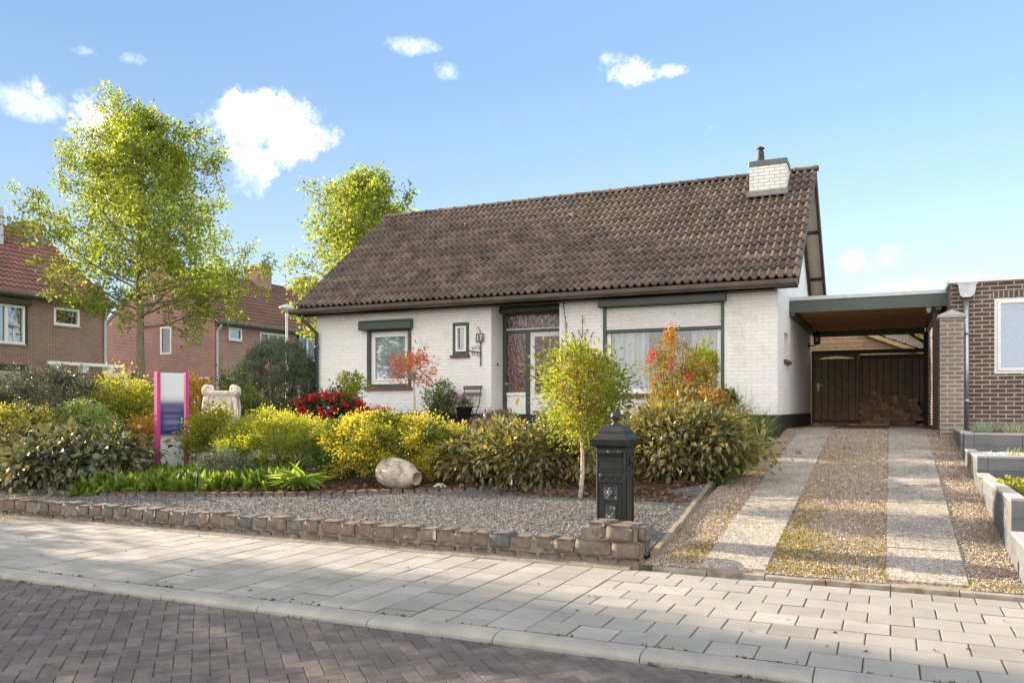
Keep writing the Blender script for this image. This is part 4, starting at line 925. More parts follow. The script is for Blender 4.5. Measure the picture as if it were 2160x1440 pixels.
# ------------------------------------------------------------------ neighbour on the right
def neighbour():
    t = thing('dark_brick_house', 'flat-roofed dark brick house right of the carport', 'house', (4, 18, 1.0)); x0, x1, y0, y1 = .955, 9., 16.4, 26.
    b = MB(); b.wall(x0, x1, .4, 3.68, y0, y0+.3, [(1.62, 3.6, 2.09, 3.39)], XZ); b.wall(y0+.3, y1, .4, 3.68, x0, x0+.3, [], YZ); b.box(x0+.3, x1, y1-.3, y1, .4, 3.68); w = b.build('wall', M['brick_dark'], t)
    b = MB(); b.box(1.60, 3.62, y0-.003, y0+.1, 3.393, 3.50); b.build('lintel', brick('soldier_dark', (.12, .085, .07), (.09, .065, .055), (.36, .33, .29), bw=.075, rh=.4, ms=.012), w)
    b = MB(); b.box(x0-.03, x1, y0-.03, y1, 3.683, 3.76); b.build('roof_edge', M['white'], t)
    b = MB(); b.frame(1.62, 3.6, 2.09, 3.39, y0+.02, y0+.10, .05, XZ); b.frame(1.672, 3.548, 2.142, 3.338, y0+.0, y0+.09, .045, XZ); wf = b.build('window', M['white'], t)
    b = MB(); b.box(1.70, 3.52, y0+.05, y0+.056, 2.17, 3.31); b.build('pane', M['glass_blue'], wf)
    b = MB(); z = 2.2
    while z < 3.3: b.obox((2.6, y0+.16, z), (.92, .026, .001), 0, .9); z += .05
    b.build('blind', M['blind'], wf)
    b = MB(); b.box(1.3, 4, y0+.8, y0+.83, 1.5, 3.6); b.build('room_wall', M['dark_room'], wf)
    b = MB(); b.tube([(1.19, y0-.07, 3.4), (1.19, y0-.07, .98)], .045, 14)
    for z in (2.80, 1.62): b.lathe([(.056, -.025), (.060, 0), (.056, .025)], (1.19, y0-.07, z), 14); b.box(1.10, 1.28, y0-.03, y0-.004, z-.03, z-.01)
    d = b.build('downpipe', M['zinc'], t, True)
    b = MB(); b.prism([(1.06, 3.63), (1.34, 3.63), (1.31, 3.45), (1.25, 3.41), (1.13, 3.41), (1.09, 3.45)], 'y', y0-.17, y0-.004); b.box(1.04, 1.36, y0-.18, y0-.002, 3.632, 3.655); b.build('hopper', M['zinc'], d)
neighbour()
def pillar(lbl, x0, x1, y0, y1, zt):
    t = thing('brick_pillar', lbl, 'pillar', ((x0+x1)/2, (y0+y1)/2, 1.0)); cx, cy = (x0+x1)/2, (y0+y1)/2
    b = MB(); b.box(x0, x1, y0, y1, .7, zt-.12); b.build('shaft', M['brick_pillar'], t)
    b = MB(); h = (x1-x0)/2*math.sqrt(2); b.lathe([(h+.05, 0), (h+.05, .045), (.01, .15)], (cx, cy, zt-.119), 4, math.pi/4, 1, (y1-y0)/(x1-x0)); b.build('cap', M['concrete'], t)
pillar('square brick pillar with a pointed concrete cap in front of the dark brick house', .765, 1.125, 15.85, 16.2, 3.15)
pillar('narrow brick pillar mostly hidden behind the larger capped pillar', .80, .945, 18.6, 18.9, 3.02)
def planters():
    t = thing('block_retaining_wall', 'stepped retaining wall of grey concrete blocks along the right edge of the driveway', 'retaining wall', (1.2, 12, .5)); random.seed(6)
    X0 = .97
    for (ya, yb, zt, zb) in ((13.62, 16.3, 1.14, .5), (11.72, 13.60, .91, .3), (8.53, 11.70, .70, .1), (7.62, 8.51, .41, -.2)):
        b = MB()
        front = ya; y = ya
        while y < yb-.02:
            e = min(y+.6, yb); z = zt-.03
            while z > zb: b.box(X0+.002, X0+.12, y+.0015, e-.0015, max(z-.15, zb), z-.0015, random.random()); z -= .15
            y = e
        x = X0+.121
        while x < 5:
            z = zt-.03
            while z > zb: b.box(x+.0015, x+.5985, front+.001, front+.12, z-.15, z-.0015, random.random()); z -= .15
            x += .6
        seg = b.build('tier', M['block'], t, False, .003)
        b = MB(); y = ya
        while y < yb-.02: e = min(y+.6, yb); b.box(X0-.001, X0+.125, y+.0015, e-.0015, zt-.03, zt); y = e
        x = X0+.128
        while x < 5: b.box(x+.0015, x+.5985, front-.001, front+.125, zt-.03, zt); x += .6
        b.build('capping', M['block_top'], seg, False, .003)
    struct(sheet('planter_soil', [1.08, 5], [8.6, 11.75], lambda x, y: .60, M['soil'])); struct(sheet('planter_soil', [1.08, 5], [13.7, 16.45], lambda x, y: 1.06, M['soil'])); struct(sheet('planter_soil', [1.08, 5], [7.7, 8.6], lambda x, y: .3, M['soil']))
    struct(sheet('planter_gravel_base', [1.08, 5], [11.8, 13.7], lambda x, y: .83, M['gravel_base']))
    m = 2600; P = np.stack([1.1+1.6*rng.random(m), 11.85+1.75*rng.random(m), .845+.02*rng.random(m)], 1)
    struct(stones('white_pebbles', P, .04, .075, tinted('white_pebble', [(0, (.45, .45, .46)), (1, (.72, .72, .72))], .7), None), 'stuff')
    for (x, y, l) in ((1.33, 14.3, 'pale blue-green fescue tuft nearest the downpipe in the upper planter'), (1.72, 14.1, 'rounded fescue tuft with yellow tips in the middle of the upper planter'), (2.2, 14.25, 'fescue tuft cut by the right edge of the photo in the upper planter'), (1.4, 15.2, 'bluish fescue tuft at the back left of the upper planter'), (1.95, 15.3, 'bluish fescue tuft at the back right of the upper planter')):
        grass('fescue_tuft', l, 'grass', x, y, 1.06, 420, .27, .2, M['lf_blue'], 1.3, .022, 'fescue tufts in the upper planter', .12)
    grass('grass_tuft', 'small yellow-green grass tuft on the white pebbles of the middle planter', 'grass', 1.42, 11.98, .83, 70, .2, .1, M['lf_hak'], .8, .03, None, .04)
    x, y, g = 1.24, 10.4, .60; t2 = thing('strawberry_plant', 'small bright green leafy plant in the lower planter', 'plant', (x, y, g))
    n = 90; P = np.stack([x+rng.normal(size=n)*.10, y+rng.normal(size=n)*.16, g+.03+.1*rng.random(n)], 1); leaves('foliage', P, rng.normal(size=(n, 3))+(0, 0, .6), .07, M['lf_lime'], t2, 'oval', .7, .1)
    t2 = thing('stone_slab', 'grey stone slab leaning on the soil of the lower planter', 'slab', (1.6, 10.6, .6)); b = MB(); b.obox((1.62, 10.55, .66), (.2, .25, .03), .3, .12); b.build('slab', M['block_top'], t2, False, .006)
planters()
# ------------------------------------------------------------------ brick houses across the side street
def win_x(t, X, y0, y1, z0, z1, glass='glass', split=None, curtain=None, fr=.08):
    """white framed window in a wall facing +X"""
    b = MB(); b.frame(y0, y1, z0, z1, X-.06, X+.025, fr, YZ)
    for s in (split or []): b.box(X-.055, X+.02, s-.05, s+.05, z0+fr+.001, z1-fr-.001)
    w = b.build('window', M['white'], t); b = MB(); b.box(X-.05, X-.042, y0+fr, y1-fr, z0+fr, z1-fr); b.build('pane', M[glass], w)
    b = MB(); b.box(X-.03, X+.06, y0-.04, y1+.04, z0-.05, z0-.003); b.build('sill', M['concrete'], w)
    if curtain:
        n = 60; vs = []
        for i in range(n+1): y = y0+.1+(y1-y0-.2)*i/n; x = X-.22+.03*math.sin(y*38); vs += [(x, y, z0+.06), (x, y, z1-.06)]
        b = MB(); b.add(vs, [(2*i, 2*i+2, 2*i+3, 2*i+1) for i in range(n)]); b.build('curtain', M[curtain], w, True)
    return w
def brick_house_near():
    X, ya, yb, Xb = -27.4, 16.9, 22.4, -35.
    t = thing('brick_house', 'brown brick house with red tiled roof and a grey louvred vent box', 'house', (-31, 16, .2))
    w = MB(); ops = [(17.6, 19.11, 3.70, 5.03), (20.21, 21.24, 4.50, 5.13), (17.5, 18.95, 1.2, 2.76)]
    w.wall(ya, yb, -.2, 5.45, X-.3, X, ops, YZ); w.wall(Xb, X-.3, -.2, 5.45, yb-.3, yb, [], XZ); w.wall(Xb, X-.3, -.2, 5.45, ya, ya+.3, [], XZ); w.box(Xb, Xb+.3, ya+.3, yb-.3, -.2, 5.45)
    for y0 in (ya, yb-.3): w.prism([(X, 5.452), (Xb, 5.452), (-31.2, 8.22)], 'y', y0, y0+.3)
    w.build('wall', M['brick_a'], t)
    for (xe, s) in ((X+.32, 1), (Xb-.32, -1)):
        dx, dz = (-31.2-xe), 8.45-5.42; sl = math.hypot(dx, dz)
        rf = tile_roof('roof', (xe, ya-.2, 5.44), (0, 1, 0), (dx/sl, 0, dz/sl), yb-ya+.35, sl, 15, .22, .035, M['tile_red'], t, 12, samp=6, jit=.6)
    b = MB(); b.prism([(X+.3, 5.35), (X+.3, 5.42), (-31.2, 8.40), (Xb-.3, 5.42), (Xb-.3, 5.35), (-31.2, 8.3)], 'y', ya-.17, yb+.12); b.build('underlay', M['brown'], rf)
    b = MB(); b.tube([(-31.2, ya-.2, 8.47), (-31.2, yb+.16, 8.47)], .11, 10); b.build('ridge_tiles', M['tile_red'], rf)
    b = MB(); b.tube([(X+.38, ya-.2, 5.40), (X+.38, yb+.2, 5.40)], .08, 10); b.box(X+.02, X+.3, ya, yb+.1, 5.30, 5.345); b.build('gutter', M['gutter'], t)
    b = MB(); b.box(-31.45, -30.5, 21.3, 22.15, 7.2, 8.75); c = b.build('chimney', M['brick_a'], t); b = MB(); b.box(-30.6, -30.35, 21.2, 22.2, 7.4, 7.75); b.obox((-30.42, 21.75, 7.95), (.06, .5, .22)); b.build('flashing', M['lead'], c)
    b = MB(); b.lathe([(.10, 0), (.09, .25), (.13, .3), (.02, .45)], (-31.2, 20.75, 8.5), 10); b.build('vent_cowl', M['lead'], t)
    b = MB(); b.box(-31.0, -29.9, 17.6, 20.05, 7.3, 8.95); v = b.build('vent_box', M['pvc'], t, False, .02)
    b = MB(); z = 7.95
    while z < 8.75: b.obox((-29.88, 19.0, z), (.012, .45, .025), 0, 0); z += .09
    b.build('louvres', M['lead'], v)
    b = MB(); b.obox((-29.35, 18.9, 7.05), (.015, 1.5, .62), 0, 0); b.v = [(p[0]-(p[2]-7.05)*.9, p[1], p[2]-.12) for p in b.v]; b.build('flashing', M['zinc'], v)
    b = MB(); b.lathe([(.16, 0), (.13, .4), (.05, .5)], (-28.35, 21.9, 6.15), 10); b.build('roof_vent', M['lead'], t)
    win_x(t, X, 17.6, 19.11, 3.70, 5.03, 'glass', [18.45], 'curtain_grey'); win_x(t, X, 20.21, 21.24, 4.50, 5.13, 'glass_dark'); win_x(t, X, 17.5, 18.95, 1.2, 2.76, 'glass', [18.2], 'curtain')
    b = MB(); b.box(X+.003, X+.2, 17.4, 19.25, 5.06, 5.24); b.box(X+.003, X+.05, 19.14, 19.2, 3.66, 5.058); b.build('shutter_box', M['brown'], t)
    b = MB(); b.box(X+.003, X+.2, 17.4, 19.15, 2.80, 2.98); b.build('shutter_box', M['brown'], t)
    b = MB(); b.box(X+.28, X+.36, 19.75, 22.9, 3.05, 3.16)
    for y in (20.2, 21.3, 22.35): b.box(X+.003, X+.279, y-.12, y+.12, 2.80, 3.15)
    b.build('pergola_beam', M['white'], t)
    b = MB(); b.tube([(X+.36, 22.3, 5.36), (X+.30, 22.3, 5.2), (X+.07, 22.3, 4.85), (X+.07, 22.3, 0)], .05, 8); b.build('downpipe', M['pvc'], t)
brick_house_near()
def brick_house_far():
    X, Xb, ya, yb = -28., -35., 28.6, 56.
    t = thing('brick_house', 'red brick house with a brown tiled roof, its gable seen behind the tall tree', 'house', (-31.5, 40, .2))
    w = MB(); ops = [(29.49, 30.35, 4.66, 5.25), (31.59, 33.6, 4.0, 5.2), (34.5, 36.0, 4.0, 5.2)]
    w.wall(ya, yb, -.2, 5.5, X-.3, X, ops, YZ); w.wall(Xb, X-.3, -.2, 5.5, ya, ya+.3, [(-31.35, -30.65, 4.02, 5.3), (-34.7, -33.3, 1.3, 2.9), (-29.0, -28.3, 1.6, 2.9)], XZ); w.box(Xb, Xb+.3, ya+.3, yb, -.2, 5.5); w.box(Xb+.3, X-.3, yb-.3, yb, -.2, 5.5)
    w.prism([(X, 5.502), (Xb, 5.502), (-31.5, 8.15)], 'y', ya, ya+.3); w.prism([(X, 5.502), (Xb, 5.502), (-31.5, 8.15)], 'y', yb-.3, yb)
    w.build('wall', M['brick_b'], t)
    for xe in (X+.3, Xb-.3):
        dx, dz = (-31.5-xe), 8.3-5.42; sl = math.hypot(dx, dz)
        rf = tile_roof('roof', (xe, ya-.05, 5.44), (0, 1, 0), (dx/sl, 0, dz/sl), yb-ya+.1, sl, 14, .22, .04, M['tile_brown'], t, 13, samp=6)
    b = MB(); b.prism([(X+.28, 5.36), (X+.28, 5.42), (-31.5, 8.26), (Xb-.28, 5.42), (Xb-.28, 5.36), (-31.5, 8.16)], 'y', ya-.04, yb+.03); b.build('underlay', M['concrete'], rf)
    b = MB(); b.tube([(-31.5, ya-.05, 8.32), (-31.5, yb, 8.32)], .11, 10); b.build('ridge_tiles', M['tile_brown'], rf)
    b = MB(); b.tube([(X+.36, ya-.05, 5.40), (X+.36, yb, 5.40)], .08, 10); b.box(X+.02, X+.28, ya+.02, yb, 5.30, 5.345); b.build('gutter', M['gutter'], t)
    for (y, zt, wd) in ((29.0, 8.95, .5), (35.4, 9.15, .55), (39.5, 9.1, .5), (47, 9.1, .5)):
        b = MB(); b.box(-31.5-wd, -31.5+wd, y-.45, y+.45, 7.2, zt); c = b.build('chimney', M['brick_b'], t)
        b = MB(); b.box(-31.5-wd-.05, -31.5+wd+.05, y-.5, y+.5, zt+.002, zt+.09); b.build('chimney_cap', M['concrete'], c)
    win_x(t, X, 29.49, 30.35, 4.66, 5.25, 'glass_dark'); win_x(t, X, 31.59, 33.6, 4.0, 5.2, 'glass', [32.2, 32.9]); win_x(t, X, 34.5, 36.0, 4.0, 5.2, 'glass', [35.2])
    b = MB(); b.box(X+.003, X+.22, 34.35, 36.1, 5.22, 5.42); b.box(X+.003, X+.06, 34.35, 34.48, 4.0, 5.218); b.build('shutter_box', M['brown'], t)
    def win_y(x0, x1, z0, z1):
        b = MB(); b.frame(x0, x1, z0, z1, ya-.02, ya+.08, .07, XZ); o = b.build('window', M['white'], t); b = MB(); b.box(x0+.07, x1-.07, ya+.04, ya+.05, z0+.07, z1-.07); b.build('pane', M['glass_pale'], o); b = MB(); b.box(x0+.07, x1-.07, ya+.2, ya+.21, z0+.05, z1-.05); b.build('blind', M['blind'], o)
    win_y(-31.35, -30.65, 4.02, 5.3); win_y(-34.7, -33.3, 1.3, 2.9); win_y(-29.0, -28.3, 1.6, 2.9)
    b = MB(); b.prism([(ya-.003, 2.95), (ya-.003, 3.2), (ya-.12, 3.2), (ya-.45, 2.98), (ya-.45, 2.93)], 'x', -34.9, -33.1); b.build('awning_box', M['lead'], t)
    b = MB(); b.tube([(X+.34, ya+.12, 5.36), (X+.28, ya+.12, 5.22), (X+.07, ya+.12, 4.95), (X+.07, ya+.12, 0)], .05, 8); b.build('downpipe', M['pvc'], t)
brick_house_far()
def lamp_post():
    x, y = at(605, 30); t = thing('street_lamp', 'slim grey street lamp with a saucer-shaped head', 'street lamp', (x, y, .2))
    b = MB(); b.tube([(x, y, 0), (x, y, 1.2), (x, y, 1.25), (x, y, 4.98)], [.075, .07, .05, .042], 10); b.build('post', M['zincpale'], t)
    b = MB(); b.lathe([(.06, 0), (.10, .05), (.28, .18), (.27, .20), (.12, .27), (.02, .30)], (x, y, 4.95), 20); h = b.build('lamp_head', M['zincpale'], t, True)
    b = MB(); b.lathe([(.10, .045), (.272, .16), (.278, .175)], (x, y, 4.94), 20); b.build('lamp_glass', M['blind'], h)
lamp_post()
def car():
    x, y, g = -15.2, 13.7, .16; t = thing('parked_car', 'white hatchback parked in the side street behind the garden shrubs', 'car', (x, y, g))
    st = [(-2.0, .70, .35, .78, .80, .70), (-1.85, .82, .25, .92, .98, .78), (-1.2, .86, .22, .98, 1.02, .82), (-.75, .87, .20, 1.0, 1.06, .80), (0.0, .87, .20, 1.0, 1.46, .60), (.8, .87, .20, 1.0, 1.50, .60), (1.5, .87, .22, 1.0, 1.40, .58), (1.85, .84, .25, .98, 1.08, .66), (1.98, .75, .35, .85, .90, .66)]
    vs = []; 
    for (l, hw, zb, zs, zt, tw) in st:
        for (a, z) in ((hw*.9, zb), (hw, zb+.2), (hw, zs-.1), (hw*.97, zs), (tw, zt), (0, zt+.03)): vs.append((x+a, y+l, g+z))
        for (a, z) in ((tw, zt), (hw*.97, zs), (hw, zs-.1), (hw, zb+.2), (hw*.9, zb)): vs.append((x-a, y+l, g+z))
    m = 11; fs = [(i*m+k, i*m+(k+1) % m, (i+1)*m+(k+1) % m, (i+1)*m+k) for i in range(len(st)-1) for k in range(m)]+[tuple(range(m)), tuple(range((len(st)-1)*m, len(st)*m))]
    b = MB(); b.add(vs, fs); body = b.build('body', M['car'], t, True)
    for s in (1, -1):
        b = MB(); b.add([(x+s*(.845), y-.62, g+1.03), (x+s*.845, y+1.35, g+1.03), (x+s*.63, y+1.2, g+1.40), (x+s*.63, y+.05, g+1.43)], [(0, 1, 2, 3)]); b.add([(x+s*(.87), y-.62, g+1.03), (x+s*.87, y+1.35, g+1.03), (x+s*.655, y+1.2, g+1.40), (x+s*.655, y+.05, g+1.43)], [(0, 1, 2, 3), (4-4, 1, 1+0, 0)][:1]); b.build('window', M['car_glass'], body)
        for l in (-1.25, 1.25):
            b = MB(); b.lathe([(.20, -.09), (.30, -.09), (.315, -.05), (.315, .05), (.30, .09), (.20, .09)], (0, 0, 0), 22); b.v = [(x+s*.80+p[2], y+l+p[0], g+.315+p[1]) for p in b.v]; wh = b.build('wheel', M['rubber'], t)
            b = MB(); b.lathe([(.02, .095), (.19, .095), (.2, .07)], (0, 0, 0), 16); b.v = [(x+s*.80+s*p[2], y+l+p[0], g+.315+p[1]) for p in b.v]; b.build('rim', M['chrome'], wh)
    b = MB(); b.add([(x-.62, y+1.56, g+1.36), (x+.62, y+1.56, g+1.36), (x+.72, y+1.93, g+1.04), (x-.72, y+1.93, g+1.04)], [(0, 1, 2, 3)]); b.v = [(p[0], p[1]+.03, p[2]+.02) for p in b.v]; b.build('rear_window', M['car_glass'], body)
    for s in (1, -1):
        b = MB(); b.obox((x+s*.70, y-1.93, g+.72), (.12, .06, .06)); b.build('headlight', M['glass_pale'], t, False, .02)
car()
# ------------------------------------------------------------------ trees
def tree(name, label, x, y, g, zt, z0, prof, rmax, tr, n, ls, seed, mat, wob=.25, group=None, levels=9, shape='star', bark='bark', bend=0.):
    """tapered trunk, limbs, side branches and twigs; leaves grow along the outer branches"""
    global rng
    keep = rng; rng = np.random.default_rng(seed); rd = random.Random(seed)
    t = thing(name, label, 'tree', (x, y, g), group); b = MB()
    H = zt-g; tp = []
    for i in range(13):
        f = i/12; tp.append(Vector((x+rd.gauss(0, wob*.12)*f+bend*f, y+rd.gauss(0, wob*.12)*f, g-.15+(H+.05)*f)))
    tip = .012; b.tube(tp, [tr*1.25]+[tr*(1-.96*(i/12)**1.0)+tip for i in range(1, 13)], 10)
    def trunk_at(z):
        f = min(max((z-(g-.15))/(H+.05), 0), 1)*12; i = min(int(f), 11); return tp[i].lerp(tp[i+1], f-i)
    anchors = []; wts = []
    nl = levels*5; ga = rd.random()*6.28
    for i in range(nl):
        f = (i+.5)/nl; z = z0-.0+(zt-z0)*.93*f**.92; L = prof(f)*rmax*rd.uniform(.72, 1.15); ga += 2.39996+rd.gauss(0, .35)
        el = R(8)+R(52)*f+rd.gauss(0, .1); d = Vector((math.cos(ga)*math.cos(el), math.sin(ga)*math.cos(el), math.sin(el)))
        p = trunk_at(z); lr = max(.010, tr*.30*(1-f*.75)); pts = [p.copy()]; k = 6; sp = []
        for s in range(1, k+1):
            d = (d+Vector((rd.gauss(0, .13), rd.gauss(0, .13), rd.gauss(.05, .10)))).normalized(); p = p+d*L/k; pts.append(p.copy()); sp.append((s/k, p.copy(), d.copy()))
        b.tube(pts, [lr*(1-.85*s/k) for s in range(k+1)], 5)
        for (fr, q, dd) in sp:
            if fr < .3 and L > 1: continue
            for m in range(3 if L > .8 else 2):
                a = Vector((rd.gauss(0, 1), rd.gauss(0, 1), rd.gauss(.15, .7))); a = (a-dd*a.dot(dd)*.6+dd*.5).normalized(); l2 = L*rd.uniform(.14, .34)*(1.15-fr*.5)+.12
                e = q+a*l2+Vector((0, 0, .05)); b.tube([q, q.lerp(e, .5)+Vector((0, 0, .02)), e], [lr*.35*(1-fr*.5)+.003, lr*.2+.003, .003], 4, cap=False)
                for u in (.35, .6, .85, 1.0): anchors.append(q.lerp(e, u)); wts.append(u*(.25+L/rmax))
            anchors.append(q); wts.append(.5*(.25+L/rmax))
    for u in range(14): anchors.append(tp[12]+Vector((rd.gauss(0, .10), rd.gauss(0, .10), rd.gauss(-.25, .22)))); wts.append(.6)
    A = np.array([tuple(a) for a in anchors]); pw = np.array(wts); cl = rng.random(len(A)); pw = pw*(.35+cl); pw /= pw.sum()
    idx = rng.choice(len(A), n, p=pw); off = rng.normal(size=(n, 3))*ls*.75; P = A[idx]+off
    D = unit(off+rng.normal(size=(n, 3))*ls*.7+np.array([0, 0, -.1*ls])); ti = np.clip(.5*cl[idx]+.6*rng.random(n)-.05, 0, 1)
    b.build('trunk', M[bark], t, True)
    leaves('crown', P, D, ls*(.7+.65*rng.random(n)), mat, t, shape, .75, .2, ti, .35); rng = keep
    return t
ovate = lambda f: float(np.interp(f, (0, .08, .2, .45, .75, .9, 1), (.62, 1.0, .95, .80, .55, .30, .10)))
x, y = at(297, 24); tree('tall_tree', 'tall young tree with airy yellow-green crown and slim trunk, left of the pink sign', x, y, .2, 9.8, 3.75, ovate, 3.8, .14, 44000, .112, 41, M['lf_tree'], levels=11)
x, y = at(765, 33); tree('background_tree', 'yellow-green tree showing above the left end of the white house roof', x, y, 1.0, 10.3, 3.8, lambda f: .75*(1-f**3)+.25, 3.1, .2, 19000, .17, 43, M['lf_tree'], levels=9)
x, y = at(-178, 24); tree('roadside_tree', 'tree at the left edge of the photo with only a few leafy branch tips showing', x, y, .1, 9.2, 3.2, ovate, 2.5, .11, 6000, .13, 47, M['lf_tree'], levels=8)
for (x, y, zt, rm, n, sd_, lb) in ((-20.5, 6.5, 7.6, 2.0, 4600, 51, 'street tree beyond the left edge of the photo shading the pavement'), (-27, 5.4, 8.0, 2.6, 4800, 53, 'taller street tree far beyond the left edge of the photo shading the kerb'), (-17.5, 3.4, 9.0, 2.2, 6000, 57, 'street tree beyond the left edge of the photo nearest the road')):
    tree('street_tree', lb, x, y, -.05, zt, 1.9, ovate, rm, .14, n, .19, sd_, M['lf_tree'], levels=8)
x, y = at(1930, 48); tree('distant_tree', 'small pale yellow-green tree glimpsed under the carport beyond the gate', x, y, 1.0, 6.3, 2.2, lambda f: .8*(1-f**2)+.2, 1.9, .15, 3500, .22, 61, M['lf_tree'], levels=6)

# ------------------------------------------------------------------ garden plants
shrub('dark_shrub', 'large dark grey-green rounded shrub at the left end of the garden', 'shrub', 100, 15.3, 300, 790, M['lf_cot'], 25000, .05, 190, .085, up=.5, shell=.75)
shrub('golden_hedge', 'low clipped golden-green mound at the left edge behind the leathery shrub', 'shrub', 35, 14.0, 240, 862, M['lf_gold'], 16000, .04, 150, .06, shell=.8, lump=.06)
shrub('clipped_shrub', 'low pale mint-green clipped mound between the dark shrub and the pink sign', 'shrub', 170, 14.3, 165, 852, M['lf_mint'], 14000, .04, 130, .055, shell=.8, lump=.06)
shrub('leathery_shrub', 'broad dark shrub with long leathery drooping leaves at the left front of the bed', 'shrub', 130, 13.0, 350, 922, M['lf_vib'], 5200, .125, 120, .11, 'broad', .62, ry=.62, up=-.25, zmin=-.8, lup=.75, fold=.2)
shrub('leathery_shrub', 'dark leathery shrub, lower mound touching the gravel left of the lily of the valley', 'shrub', 110, 12.45, 150, 945, M['lf_vib'], 1100, .125, 40, .10, 'broad', .62, up=-.2)
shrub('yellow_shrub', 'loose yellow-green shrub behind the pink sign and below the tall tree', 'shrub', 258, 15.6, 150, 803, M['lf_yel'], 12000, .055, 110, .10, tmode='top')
shrub('orange_shrub', 'small orange-leaved shrub close behind the left post of the pink sign', 'shrub', 312, 14.6, 70, 876, M['lf_or'], 3200, .045, 40, .06)
shrub('yellow_shrub', 'orange-tipped shrub between the pink sign and the stone planter', 'shrub', 412, 17.5, 60, 800, M['lf_or'], 3000, .06, 36, .09)
shrub('green_shrub', 'small green shrub between the stone planter and the round conifer', 'shrub', 490, 17.8, 66, 796, M['lf_grn'], 3000, .06, 40, .10)
shrub('green_shrub', 'bushy dark green shrub at the foot of the round conifer beside the stone planter', 'shrub', 530, 16.6, 95, 838, M['lf_grn'], 5000, .05, 60, .09)
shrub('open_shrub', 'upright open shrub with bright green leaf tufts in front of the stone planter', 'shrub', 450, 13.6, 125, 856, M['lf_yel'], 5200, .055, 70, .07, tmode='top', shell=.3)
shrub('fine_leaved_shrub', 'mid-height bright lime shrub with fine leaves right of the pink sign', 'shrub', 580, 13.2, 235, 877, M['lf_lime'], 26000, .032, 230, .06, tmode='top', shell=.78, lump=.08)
shrub('juniper', 'low grey-green spreading juniper in the lily of the valley', 'shrub', 478, 12.35, 110, 958, M['lf_con'], 4200, .035, 60, .06, base=.33)
shrub('variegated_shrub', 'wide yellow and green variegated shrub behind the lying urn', 'shrub', 822, 12.55, 368, 884, M['lf_euo'], 54000, .039, 300, .07, tmode='patch', ry=.7, zmin=-.85, shell=.82, lump=.07)
shrub('bronze_shrub', 'bronze-green shrub with long leathery leaves between variegated shrub and mailbox', 'shrub', 1105, 11.6, 300, 902, M['lf_vib_br'], 5200, .105, 120, .11, 'broad', .5, ry=.7, up=-.1, zmin=-.8, lup=.7)
shrub('leathery_shrub', 'big leathery-leaved shrub behind the black mailbox beside the driveway', 'shrub', 1435, 11.5, 280, 872, M['lf_vib_br'], 6200, .105, 130, .11, 'broad', .5, ry=.62, up=-.2, zmin=-.85, lup=.7)
shrub('golden_nandina', 'low golden-orange shrub under the bamboo-like shrub by the big window', 'shrub', 1458, 12.7, 190, 812, M['lf_nan'], 8500, .045, 100, .10, tmode='mix', ry=.6)
def heavenly():
    px, zc = 1425, 13.2; x, y = at(px, zc); g = gz(x, y); t = thing('nandina', 'airy orange-green bamboo-like shrub with red berries before the big window', 'shrub', (x, y, g)); zt = zat(690, zc)
    n = 6200; P, D, idx, cl = blob(n, (x, y, g+(zt-g)*.62), (.46, .42, (zt-g)*.27), 90, .06, .35, -1, .16, .1)
    k = 420; d = rng.normal(size=(k, 3))*(.045, .045, .11)+(x-.08, y, zt-.16); P = np.concatenate([P, d]); D = np.concatenate([D, rng.normal(size=(k, 3))]); ti = np.clip(np.concatenate([.5*cl[idx]+.5*rng.random(n)-.08, .5+.4*rng.random(k)]), 0, 1)
    leaves('foliage', P, D, .034+.022*rng.random(len(P)), M['lf_nan'], t, 'oval', .42, .15, ti, .7)
    b = MB(); random.seed(4)
    for i in range(11):
        a = random.uniform(-.3, .3); c = random.uniform(-.25, .25); b.tube([(x+a*.25, y+c*.25, g), (x+a*.6, y+c*.6, g+.8), (x+a*1.2, y+c*1.2, g+1.5+random.random()*.35)], [.014, .011, .006], 6)
    b.build('stems', M['bark'], t)
    b = MB()
    for (ax, az) in ((-.27, .95), (.02, .80), (-.24, .52), (.28, .57), (-.30, .90)):
        for i in range(26): q = (x+ax+random.gauss(0, .03), y-.40+random.gauss(0, .03), g+.62+az+random.gauss(0, .055)); b.lathe([(.004, -.012), (.013, 0), (.004, .012)], q, 6)
    b.build('berries', M['berry'], t)
heavenly()
